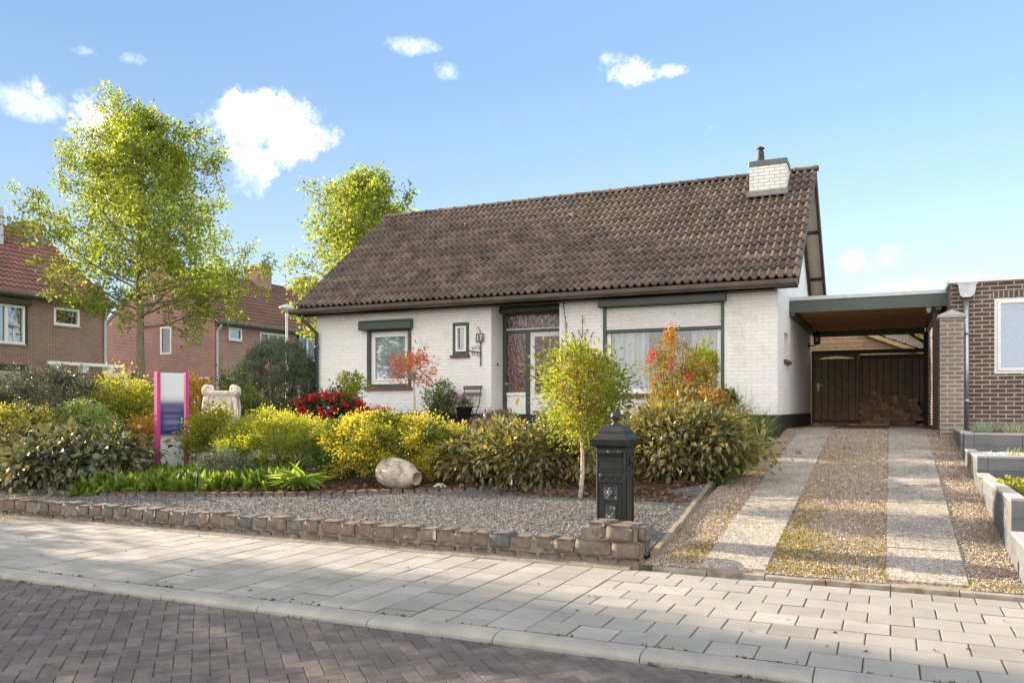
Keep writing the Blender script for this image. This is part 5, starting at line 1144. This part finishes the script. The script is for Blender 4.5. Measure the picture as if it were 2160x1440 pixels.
def standard(name, label, px, zc, crown, trunk_r, mat, n, ls, ncl, cr, bark, shape='oval', w=.5, base=None, multi=0, tmode='mix', flare=True, seed=1):
    """small garden tree: bare stem(s) with a leafy head; crown=(px half width, top y, bottom y)"""
    x, y = at(px, zc); g = gz(x, y) if base is None else base; rd = random.Random(seed)
    zt, zb = zat(crown[1], zc), zat(crown[2], zc); rx = crown[0]*zc/F; cz = (zt+zb)/2; rz = (zt-zb)/2
    t = thing(name, label, 'tree', (x, y, g)); P, D, idx, cl = blob(n, (x, y, cz), (rx, rx*.95, rz), ncl, cr, .3, -.95, .15, .35)
    ti = np.clip(.45*cl[idx]+.55*rng.random(n), 0, 1)
    if tmode == 'inner': ti = np.clip(1.08-1.0*np.linalg.norm((P-(x, y, cz))/(rx, rx, rz), axis=1)*.75+.25*rng.normal(size=n)*.6, 0, 1)
    leaves('crown', P, D, ls*(.7+.6*rng.random(n)), mat, t, shape, w, .18, ti, .6)
    b = MB(); fork = zb+(zt-zb)*(.12 if flare else .3)
    if multi:
        for i in range(multi):
            a = 2*math.pi*i/multi; b.tube([(x+.04*math.cos(a), y+.04*math.sin(a), g-.05), (x+.05*math.cos(a)+rd.gauss(0, .02), y+.05*math.sin(a), (g+zb)/2), (x+rx*.35*math.cos(a), y+rx*.35*math.sin(a), cz)], [trunk_r, trunk_r*.8, trunk_r*.4], 7)
    else: b.tube([(x-.02, y, g-.05), (x+rd.gauss(0, .012), y, g+(fork-g)*.35), (x+rd.gauss(0, .012), y, g+(fork-g)*.7), (x, y, fork)], [trunk_r*1.2, trunk_r, trunk_r*.92, trunk_r*.85], 8)
    for i in range(26):
        q = P[rng.integers(0, n)]; s = Vector((x, y, fork+rd.random()*rz*.5)); m = s.lerp(Vector(q), .5)+Vector((0, 0, -.04)); b.tube([s, m, tuple(q)], [trunk_r*.4, trunk_r*.25, .003], 5)
    b.build('trunk', M[bark], t, True)
standard('photinia_tree', 'small yellow-green and bronze tree with a slim pale trunk beside the mailbox', 1226, 10.35, (78, 710, 940), .026, M['lf_pho'], 9000, .058, 52, .105, 'bark_pale', 'oval', .42, tmode='inner')
standard('green_standard', 'small bright green leafy tree at the right side of the big window', 1490, 13.9, (34, 728, 815), .014, M['lf_lime'], 3000, .045, 40, .05, 'bark', multi=3)
standard('young_tree', 'small slender green shrubby tree behind the red rhododendron', 737, 16.4, (28, 768, 850), .012, M['lf_lime'], 1300, .06, 26, .05, 'bark', multi=5)
standard('maple_standard', 'small grafted maple with coral-red leaves before the left window', 873, 15.8, (50, 745, 812), .022, M['lf_map'], 1250, .075, 46, .055, 'bark_pale', 'star', .55)
shrub('green_bush', 'small round green bush against the white wall beside the folding chair', 'shrub', 930, 17.4, 66, 808, M['lf_grn'], 2300, .05, 60, .06, shell=.3)
def conifer():
    px, zc = 586, 19.6; x, y = at(px, zc); g = .8; t = thing('round_conifer', 'big rounded blue-green conifer at the left corner of the white house', 'conifer', (x, y, g)); zt = zat(713, zc); H = zt-g
    n = 36000; P, D, idx, cl = blob(n, (x, y, g+H*.50), (.90, .85, H*.47), 420, .06, .88, -.8, .035, .8); D = unit(D+np.array([0, 0, .7]))
    leaves('foliage', P, D, .05+.04*rng.random(n), M['lf_con'], t, 'oval', .26, .1, np.clip(.5*cl[idx]+.5*rng.random(n), 0, 1), .4)
    b = MB(); random.seed(77)
    for i in range(60):
        q = P[rng.integers(0, n)]; b.tube([(x, y, g-.1), (x+(q[0]-x)*.5, y+(q[1]-y)*.5, g+(q[2]-g)*.4), tuple(q)], [.03, .02, .005], 5)
    b.build('branches', M['twig'], t)
conifer()
def rhododendron():
    px, zc = 690, 16.2; x, y = at(px, zc); g = gz(x, y)-.05; zt = zat(834, zc); t = thing('rhododendron', 'rounded rhododendron covered in red flowers below the left window', 'shrub', (x, y, g)); H = zt-g
    n = 7500; P, D, idx, cl = blob(n, (x, y, g+H*.5), (.83, .7, H*.5), 110, .075, .65, -.4); leaves('foliage', P, D, .06+.03*rng.random(n), M['lf_rho'], t, 'oval', .4, .15)
    m = 230; d = rdir(m, -.2); m = len(d); cc = np.array((x, y, g+H*.5))+d*np.array((.86, .73, H*.53))*(.95+.12*rng.random(m))[:, None]; k = 16
    P = np.repeat(cc, k, 0)+rng.normal(size=(m*k, 3))*.022; D = unit(np.repeat(d, k, 0)*.6+rng.normal(size=(m*k, 3))*.8); leaves('flowers', P, D, .055, M['petal'], t, 'oval', .75, .2, np.clip(np.repeat(rng.random(m), k)*.5+.5*rng.random(m*k), 0, 1))
    b = MB(); random.seed(3)
    for i in range(14): q = P[rng.integers(0, len(P))]; b.tube([(x, y, g), tuple(q*.6+np.array((x, y, g+.2))*.4), tuple(q)], [.015, .01, .004], 5)
    b.build('stems', M['twig'], t)
    for (qx, qy, lb) in ((797, 866, 'few red blooms left of the heather'), (812, 868, 'low red flower tuft in front of the heather'), (785, 871, 'low red flower tuft at the right foot of the rhododendron')):
        xx, yy = at(qx, 15.6); gg = gz(xx, yy); tt = thing('red_flowers', lb, 'flowers', (xx, yy, gg), 'red flower tufts beside the rhododendron'); zf = zat(qy-4, 15.6)
        k = 70; P = np.array((xx, yy, zf))+rng.normal(size=(k, 3))*(.05, .05, .03); leaves('blooms', P, rng.normal(size=(k, 3)), .045, M['petal'], tt, 'oval', .75)
        k = 160; P = np.stack([xx+rng.normal(size=k)*.08, yy+rng.normal(size=k)*.08, gg+(zf-gg)*rng.random(k)], 1); leaves('foliage', P, rng.normal(size=(k, 3))+(0, 0, .6), .05, M['lf_rho'], tt)
rhododendron()
def bed_cover():
    # heather strip before the house
    n = 15000; px = 760+320*rng.random(n); zc = 14.6+2.3*rng.random(n); r = (px-1080)/F; x = (CT*r-ST)*zc; y = (ST*r+CT)*zc
    hump = .22+.14*np.sin(x*3.1+y*2)+.10*np.sin(x*7.3-y*5)
    P = np.stack([x, y, np.array([garden_z(b) for b in y])+np.maximum(hump, .05)*rng.random(n)**.5+.02], 1); D = rng.normal(size=(n, 3))*.35+(0, 0, 1)
    struct(leaves('heather', P, D, .05+.07*rng.random(n), M['lf_heath'], None, 'oval', .22, .1, None, .3), 'stuff')
    n = 2600; x = -7.9+2.6*rng.random(n); y = 12.6+1.6*rng.random(n); P = np.stack([x, y, np.array([garden_z(b) for b in y])+.02+.22*rng.random(n)], 1)
    struct(leaves('russet_ground_cover', P, rng.normal(size=(n, 3))+(0, 0, .6), .05+.03*rng.random(n), leafm('leaf_russet', [(0, (.06, .04, .02)), (.6, (.17, .06, .03)), (1, (.26, .12, .05))], .3), None), 'stuff')
    # dry leaves and litter under the shrubs
    n = 2600; x = -10.5+8.4*rng.random(n); y = np.interp(x, [p[0] for p in EDGE], [p[1] for p in EDGE])+.06+1.1*rng.random(n)**2; P = np.stack([x, y, np.array([gz(a, b) for a, b in zip(x, y)])+.02+.03*rng.random(n)], 1)
    struct(leaves('leaf_litter', P, rng.normal(size=(n, 3))*(1, 1, .35), .05+.04*rng.random(n), M['lf_dead'], None, 'oval', .5, .3), 'stuff')
    n = 420; x = -4.6+2.4*rng.random(n); y = 9.75+.5*rng.random(n); P = np.stack([x, y, np.array([gz(a, b) for a, b in zip(x, y)])+.03+.02*rng.random(n)], 1)
    struct(leaves('fallen_leaves', P, rng.normal(size=(n, 3))*(1, 1, .3), .05+.04*rng.random(n), M['lf_dead'], None, 'oval', .5, .3), 'stuff')
    n = 260; x = -11+13*rng.random(n); y = 4.3+8*rng.random(n)**1.4; P = np.stack([x, y, np.where(y > 7.47, np.array([garden_z(max(b, 7.7)) if a < -2.2 else drive_z(b) for a, b in zip(x, y)])+.03, np.where(y > 5.1, .006, np.where(y > 4.9, .0, -.052)))], 1)
    struct(leaves('scattered_litter', P, rng.normal(size=(n, 3))*(1, 1, .12), .018+.022*rng.random(n), M['lf_dead'], None, 'oval', .6, .3), 'stuff')
    n = 1500; x = -12+15*rng.random(n); x = x+.15*np.sin(x*5)+.1*np.sin(x*17); ln_ = rng.random(n) < .6; y = np.where(ln_, 5.103, 4.905)+rng.normal(size=n)*.008; ok = (np.sin(x*4.3)+np.sin(x*9.7+2)) > np.where(ln_, -.4, .5); x, y, ln_ = x[ok], y[ok], ln_[ok]
    struct(leaves('joint_moss', np.stack([x, y, np.where(ln_, -.008, -.058)], 1), rng.normal(size=(len(x), 3))*.5+(0, 0, .7), .012+.016*rng.random(len(x)), leafm('kerb_moss', [(0, (.06, .055, .02)), (1, (.14, .13, .03))], .2), None, 'oval', .6, .3), 'stuff')
    # lily of the valley
    n = 3300; px = 165+460*rng.random(n); zc = 11.75+1.5*rng.random(n)**1.2; r = (px-1080)/F; x = (CT*r-ST)*zc; y = (ST*r+CT)*zc
    ey = np.interp(x, [p[0] for p in EDGE], [p[1] for p in EDGE]); ok = y > ey-.10; x, y = x[ok], y[ok]; n = len(x)
    P = np.stack([x, y, np.array([gz(a, b) for a, b in zip(x, y)])], 1); D = rng.normal(size=(n, 3))*.42+(0, 0, .8)
    struct(leaves('lily_of_the_valley', P, D, .19+.17*rng.random(n), M['lf_lily'], None, 'broad', .34, .12, None, .25), 'stuff')
    k = 46; j = rng.integers(0, n, k); b = MB(); random.seed(8)
    for i in j:
        p = P[i]; h = random.uniform(.2, .3); b.tube([tuple(p), (p[0]+.01, p[1]-.01, p[2]+h*.7), (p[0]+.04, p[1]-.03, p[2]+h)], .0035, 4)
        for q in range(5): b.lathe([(.002, .008), (.007, .002), (.006, -.004), (.008, -.007)], (p[0]+.012+.008*q, p[1]-.012-.005*q, p[2]+h*(.62+.08*q)), 6)
    struct(b.build('lily_flowers', M['bell']), 'stuff')
bed_cover()
def strap_plant(name, label, px, zc, n, l, mat, w, lean, shape='broad', base=None, fold=.25, rad=.06):
    x, y = at(px, zc); g = gz(x, y) if base is None else base; t = thing(name, label, 'plant', (x, y, g)); a = rng.random(n)*6.283; r = lean*(.25+.75*rng.random(n))
    P = np.stack([x+np.cos(a)*rad*rng.random(n), y+np.sin(a)*rad*rng.random(n), np.full(n, g)], 1); D = np.stack([np.cos(a)*r, np.sin(a)*r, np.ones(n)*.9], 1)
    leaves('foliage', P, D, l*(.65+.5*rng.random(n)), mat, t, shape, w, fold, None, .95)
strap_plant('hosta', 'bright green hosta with broad arching leaves at the front of the bed', 632, 11.55, 70, .42, M['lf_hosta'], .26, 1.3, fold=.36)
strap_plant('lily_clump', 'clump of broad bright green strap leaves left of the hosta', 585, 11.9, 34, .36, M['lf_lily'], .26, 1.0)
x, y = at(1546, 11.6); grass('striped_grass', 'arching yellow-green striped grass spilling beside the driveway', 'grass', x, y, gz(x, y)+.02, 420, .66, .3, M['lf_hak'], 1.25, .028, None, .13, .75)
x, y = at(1580, 13.4); grass('green_grass', 'tall fine green grass clump at the right corner of the white house', 'grass', x, y, gz(x, y), 520, .72, .3, M['lf_grn'], .8, .016, None, .2, .5)
x, y = at(1505, 14.6); grass('dry_grass', 'sparse thin grass stalks against the white wall near the corner', 'grass', x+.35, y, gz(x, y), 60, 1.0, .3, M['lf_grn'], .5, .006, None, .12, .4)
strap_plant('green_leaf_clump', 'small clump of broad green leaves at the foot of the striped grass', 1520, 11.1, 26, .34, M['lf_lily'], .26, 1.0, base=.45)
for (px, zc, lb, n) in ((22, 11.3, 'mossy grass tuft on the pavement edge at the far left', 160), (1362, 7.95, 'grass tuft at the foot of the cobble end pillar', 140)):
    x, y = at(px, zc); grass('weed_tuft', lb, 'weeds', x, min(y, 7.46) if px < 100 else y, .0, n, .09, .2, M['moss'], 1.6, .06, None, .22 if px < 100 else .08)
# ------------------------------------------------------------------ garden objects
def mailbox():
    x, y, g = -2.62, 8.32, .245; t = thing('pillar_mailbox', 'black cast-metal pillar mailbox with a ball finial on the gravel', 'mailbox', (x, y, g)); q = math.sqrt(2); a = math.pi/4
    b = MB(); b.lathe([(.185*q, -.06), (.185*q, .015), (.155*q, .02), (.155*q, .83), (.16*q, .85)], (x, y, g), 4, a, 1, 1.08); body = b.build('body', M['mailbox'], t, False, .006)
    b = MB(); b.lathe([(.165*q, .848), (.205*q, .87), (.205*q, .935), (.19*q, .945), (.155*q, .985), (.15*q, 1.0), (.152*q, 1.012), (.14*q, 1.02), (.115*q, 1.058), (.06*q, 1.075), (.01, 1.078)], (x, y, g), 4, a, 1, 1.08); lid = b.build('lid', M['mailbox'], t, False, .005)
    b = MB(); b.lathe([(.045, 1.07), (.05, 1.085), (.03, 1.10), (.028, 1.115), (.045, 1.13)]+[(.052*math.cos(i*math.pi/8-1.2), 1.165+.052*math.sin(i*math.pi/8-1.2)) for i in range(7)]+[(.004, 1.218)], (x, y, g), 16); b.build('finial', M['mailbox'], lid, True)
    b = MB(); k = 0
    for i in range(26): b.obox((x-.2+.4*i/25, y-.222-.003, g+.902), (.004, .004, .03)); 
    for i in range(26): b.obox((x+.205+.003, y-.2+.4*i/25, g+.902), (.004, .004, .03))
    b.build('rope_moulding', M['mailbox'], lid)
    fy = y-.155*1.08; f = lambda u, d, w: (x+u, fy-d, g+w)
    b = MB(); b.bx(-.115, .115, -.01, .004, .745, .785, f); b.build('slot', pbr('slot_black', (.004, .004, .004), .9), body)
    b = MB(); b.frame(-.135, .135, .735, .80, 0, .008, .012, f); b.frame(-.14, .14, .60, .725, 0, .010, .012, f); b.bx(-.115, .115, 0, .005, .625, .70, f)
    for s in (-.135, .121): b.bx(s, s+.014, 0, .008, .70, .80, f)
    b.frame(-.145, .145, .03, .505, 0, .012, .014, f); b.frame(-.125, .125, .05, .485, 0, .006, .006, f); b.frame(-.085, .085, .30, .455, 0, .008, .008, f); b.frame(-.07, .07, .07, .27, 0, .008, .008, f); b.build('front_panels', M['mailbox'], body, False, .002)
    for u in (-.09, 0, .09):
        b = MB(); b.lathe([(.03, 0), (.03, .006), (.022, .010), (.016, .007), (.010, .012), (.004, .014)], (0, 0, 0), 12); b.v = [(x+u+p[0], fy-p[2], g+.555+p[1]) for p in b.v]; b.build('rosette', M['mailbox'], body, True)
    for q_ in ((-.076, .076, 0, .004, .309, .446), (-.055, .055, 0, .004, .08, .26), (-.12, .12, .001, .005, .79, .815)):
        b = MB(); b.bx(*q_, f); b.build('worn_panel', M['mailbox_worn'], body)
    b = MB(); 
    for (u, w, r, d) in ((0, .385, .038, .03), (0, .365, .022, .045), (-.03, .41, .016, .02), (.03, .41, .016, .02), (-.04, .37, .018, .018), (.04, .37, .018, .018), (0, .42, .02, .022)): 
        o = len(b.v); b.lathe([(r*math.cos(i*.39), r*math.sin(i*.39)) for i in range(-3, 4)], (0, 0, 0), 10); b.v[o:] = [(x+u+p[0], fy-.004-max(p[2]+r*.2, 0)*d/r, g+w+p[1]) for p in b.v[o:]]
    b.build('lion_head', M['mailbox_worn'], body, True)
    fx = x+.155; h = lambda u, d, w: (fx+d, y+u, g+w)
    b = MB(); b.frame(-.11, .11, .60, .80, 0, .010, .012, h); b.frame(-.12, .12, .03, .56, 0, .010, .012, h); b.frame(-.09, .09, .06, .52, 0, .005, .008, h); b.build('side_panels', M['mailbox'], body, False, .002)
    b = MB(); b.tube([(fx+.012+.012*math.sin(i*.7), y+.03*math.cos(i*.7), g+.70+.045*math.sin(i*.7)) for i in range(10)], .009, 6); b.lathe([(.03, -.02), (.035, 0), (.02, .03)], (fx+.004, y, g+.72), 8); b.build('ring_handle', M['mailbox'], body, True)
mailbox()
def sale_sign():
    # two posts, the right one a little farther away
    xl, yl = at(332, 13.6); xr, yr = at(392, 14.0); g = garden_z(yl); top = zat(784, 13.6)
    t = thing('estate_sign', 'white and navy blurred board between two bright pink posts in the garden bed', 'sign', (xl, yl, g)); a = math.atan2(yr-yl, xr-xl)
    for (x, y) in ((xl, yl), (xr, yr)):
        b = MB(); b.obox((x, y, (g-.15+top)/2), (.030, .05, (top-g+.15)/2), a); b.build('post', M['pink'], t, False, .006)
    me = MB(); L = math.hypot(xr-xl, yr-yl); h = 1.62
    me.obox((0, 0, h/2), (L/2-.042, .012, h/2)); o0 = ORIG[t.name]; o = bpy.data.objects.new('board', bpy.data.meshes.new('board')); o.data.from_pydata(me.v, [], me.f); o.data.materials.append(M['sign']); C.objects.link(o); o.parent = t
    o.location = ((xl+xr)/2-xl, (yl+yr)/2-yl, top-h-.01-g); o.rotation_euler = (0, 0, a)
sale_sign()
def lying_urn():
    x, y = at(850, 11.45); g = gz(x, y); t = thing('ceramic_urn', 'weathered grey ceramic urn lying on its side before the variegated shrub', 'urn', (x, y, g)); b = MB()
    prof = [(.04, -.36), (.13, -.355), (.185, -.31), (.215, -.2), (.222, -.08), (.215, .03), (.185, .14), (.14, .22), (.10, .265), (.085, .285), (.095, .305), (.098, .32), (.085, .325), (.07, .30), (.06, .2), (.02, .15)]
    b.lathe(prof, (0, 0, 0), 32); az, el = R(-14), R(-6); d = Vector((math.cos(el)*math.cos(az), math.cos(el)*math.sin(az), math.sin(el))); u = Vector((0, 0, 1)); s = d.cross(u).normalized(); u = s.cross(d)
    b.v = [tuple(Vector((x-.04, y, g+.225))+d*p[2]+s*p[0]+u*p[1]) for p in b.v]; b.build('body', M['ceramic'], t, True)
lying_urn()
def rock(name, label, px, zc, sx, sy, sz, mat, seed, group=None, dz=0.):
    x, y = at(px, zc); g = gz(x, y)+dz; r_ = np.random.default_rng(seed); b = MB(); n, m = 12, 7; vs = []
    for i in range(m):
        th = math.pi*i/(m-1)
        for k in range(n): ph = 2*math.pi*k/n; q = 1+.13*r_.normal(); vs.append((x+sx*math.sin(th)*math.cos(ph)*q, y+sy*math.sin(th)*math.sin(ph)*q, g+sz*.6+sz*math.cos(th)*(1+.06*r_.normal())))
    b.add(vs, [(i*n+k, i*n+(k+1) % n, (i+1)*n+(k+1) % n, (i+1)*n+k) for i in range(m-1) for k in range(n)]); tag(b.build(name, mat, None, False, .006), label, 'rock', group)
rock('white_rock', 'small whitish rock beside the mouth of the lying urn', 927, 11.4, .10, .07, .06, M['rock_white'], 3)
rock('garden_rock', 'flat grey rock behind the pink sign, topmost of the small stack', 316, 14.0, .13, .10, .07, M['rock'], 4, 'rocks stacked behind the pink sign', .26)
rock('garden_rock', 'grey rock under the topmost one in the stack behind the pink sign', 312, 14.0, .19, .13, .09, M['rock'], 5, 'rocks stacked behind the pink sign', .12)
rock('garden_rock', 'largest grey rock at the bottom of the stack behind the pink sign', 318, 13.8, .22, .14, .10, M['rock'], 6, 'rocks stacked behind the pink sign', -.02)
def stone_planter():
    x, y = at(468, 15.0); g = gz(x, y); top = zat(824, 15.0)-g; t = thing('stone_planter', 'ornate pale cast-stone garden planter with scrolled corners', 'planter', (x, y, g)); q = math.sqrt(2); a = math.pi/4+R(-24); n = 16
    prof = [(.26, 0), (.26, .08), (.22, .12), (.16, .22), (.15, .30), (.22, .38), (.24, .55), (.27, .72), (.31, top-.32), (.335, top-.16), (.33, top-.12), (.37, top-.07), (.385, top-.03), (.37, top), (.31, top), (.29, top-.1)]
    vs = []
    for r, z in prof:
        for k in range(24):
            w = 2*math.pi*k/24; c, s = math.cos(w), math.sin(w); p = 5.; k2 = (abs(c)**p+abs(s)**p)**(-1/p); rr = r*k2; vs.append((rr*c, rr*s, z))
    ar = R(36); KX = .80
    vs = [(x+(u*math.cos(ar)-v*math.sin(ar))*KX, y+(u*math.sin(ar)+v*math.cos(ar))*KX, g+z) for u, v, z in vs]; m = len(prof)
    b = MB(); b.add(vs, [(i*24+k, i*24+(k+1) % 24, (i+1)*24+(k+1) % 24, (i+1)*24+k) for i in range(m-1) for k in range(24)]+[tuple(range(23, -1, -1)), tuple(range((m-1)*24, m*24))]); body = b.build('body', M['cast_stone'], t, True)
    def loc(u, v, z): return (x+(u*math.cos(ar)-v*math.sin(ar))*KX, y+(u*math.sin(ar)+v*math.cos(ar))*KX, g+z)
    for su in (-1, 1):
        for sv in (-1, 1):
            b = MB(); P = []; rad = []
            for i in range(30):
                f = i/29; an = -2.4+f*9.2; r = .105*(1-.72*f); dd = .30+r*math.cos(an)*.75; P.append(loc(su*dd*.92, sv*dd*.92, top+.005+r*math.sin(an))); rad.append(.042*(1-.35*f))
            b.tube(P, rad, 8)
            P = [loc(su*(.30+.055*math.sin(f*3.1))*.95, sv*(.30+.055*math.sin(f*3.1))*.95, top-.12-f*.5) for f in [i/8 for i in range(9)]]; b.tube(P, [.05, .045, .04, .035, .032, .03, .034, .04, .045], 8); b.build('corner_scroll', M['cast_stone'], body, True)
    for sv in (-1, 1):
        b = MB()
        for c in (-.1, .1): b.tube([loc(c+.11*math.cos(i*math.pi/8), sv*(.325), top-.30-.11*math.sin(i*math.pi/8)) for i in range(9)], [.02, .028, .034, .036, .038, .036, .034, .028, .02], 7)
        for i in range(9): random.seed(i); b.lathe([(.01, -.035), (.035, 0), (.01, .035)], loc(random.uniform(-.12, .12), sv*.315, top-.36+random.uniform(-.10, .08)), 7)
        b.build('garland', M['cast_stone'], body, True)
    b = MB(); b.lathe([(.22, top-.05), (.02, top-.04)], (x, y, g), 12); b.build('soil', M['soil'], body)
stone_planter()
def folding_chair():
    x, y = at(998, 17.3); g = gz(x, y)+.02; y = 15.2; t = thing('folding_chair', 'small grey slatted folding chair against the white wall', 'chair', (x, y, g)); w = .19
    for s in (-1, 1):
        b = MB(); b.tube([(x+s*w, y-.30, g), (x+s*w, y+.10, g+.52), (x+s*w, y+.19, g+.90)], .010, 6); b.build('leg', M['iron'], t)
        b = MB(); b.tube([(x+s*(w-.02), y+.16, g), (x+s*(w-.02), y-.26, g+.45)], .010, 6); b.build('leg', M['iron'], t)
    b = MB()
    for i in range(5): b.obox((x, y-.24+.08*i, g+.46), (w+.02, .032, .009), 0, 0)
    b.build('seat', M['slate_wood'], t, False, .003)
    b = MB()
    for zz, yy in ((.86, .178), (.72, .145)): b.obox((x, y+yy, g+zz), (w+.03, .010, .038), 0, -.2)
    b.build('backrest', M['slate_wood'], t, False, .003)
folding_chair()
def pot(name, label, px, zc, r, h, mat, zt, build, yy=None):
    x, y = at(px, zc); y = yy or y; g = zt-h; t = thing(name, label, 'flower pot', (x, y, g)); b = MB(); b.lathe([(r*.62, 0), (r*.9, h*.82), (r, h*.83), (r, h), (r*.85, h), (r*.8, h*.85)], (x, y, g), 18); b.build('pot', mat, t, True); build(t, x, y, zt); return t
def pl1(t, x, y, z):
    n = 420; P = np.array((x, y, z+.05))+rng.normal(size=(n, 3))*(.09, .09, .06); leaves('foliage', P, rng.normal(size=(n, 3))+(0, 0, .5), .05, M['lf_grn'], t); n = 170; P = np.array((x-.06, y-.04, z+.14))+rng.normal(size=(n, 3))*(.09, .07, .04); leaves('flowers', P, rng.normal(size=(n, 3)), .035, M['purple'], t, 'oval', .8)
pot('flower_pot', 'dark pot with purple flowers beside the folding chair', 982, 17.0, .19, .26, M['pot'], zat(855, 17.0), pl1, 15.0)
def pl2(t, x, y, z):
    n = 700; P, D, i_, c_ = blob(n, (x, y, z+.16), (.22, .22, .18), 30, .04); leaves('foliage', P, D, .06, M['lf_grn'], t)
pot('terracotta_pot', 'terracotta pot with a dark green plant at the right end of the big window', 1529, 14.9, .2, .75, M['terracotta'], zat(862, 14.9), pl2)
def garden_stake():
    x, y = at(632, 17.5); g = .9; t = thing('garden_standpipe', 'thin grey garden standpipe between the conifer and the rhododendron', 'pipe', (x, y, g)); b = MB(); b.tube([(x, y, g-.1), (x, y, zat(824, 17.5)-.1)], .028, 10); b.build('pipe', M['pvc'], t); b = MB(); b.lathe([(.03, -.12), (.042, -.11), (.042, -.02), (.02, 0)], (x, y, zat(822, 17.5)), 12); b.build('cap', M['lead'], t)
garden_stake()
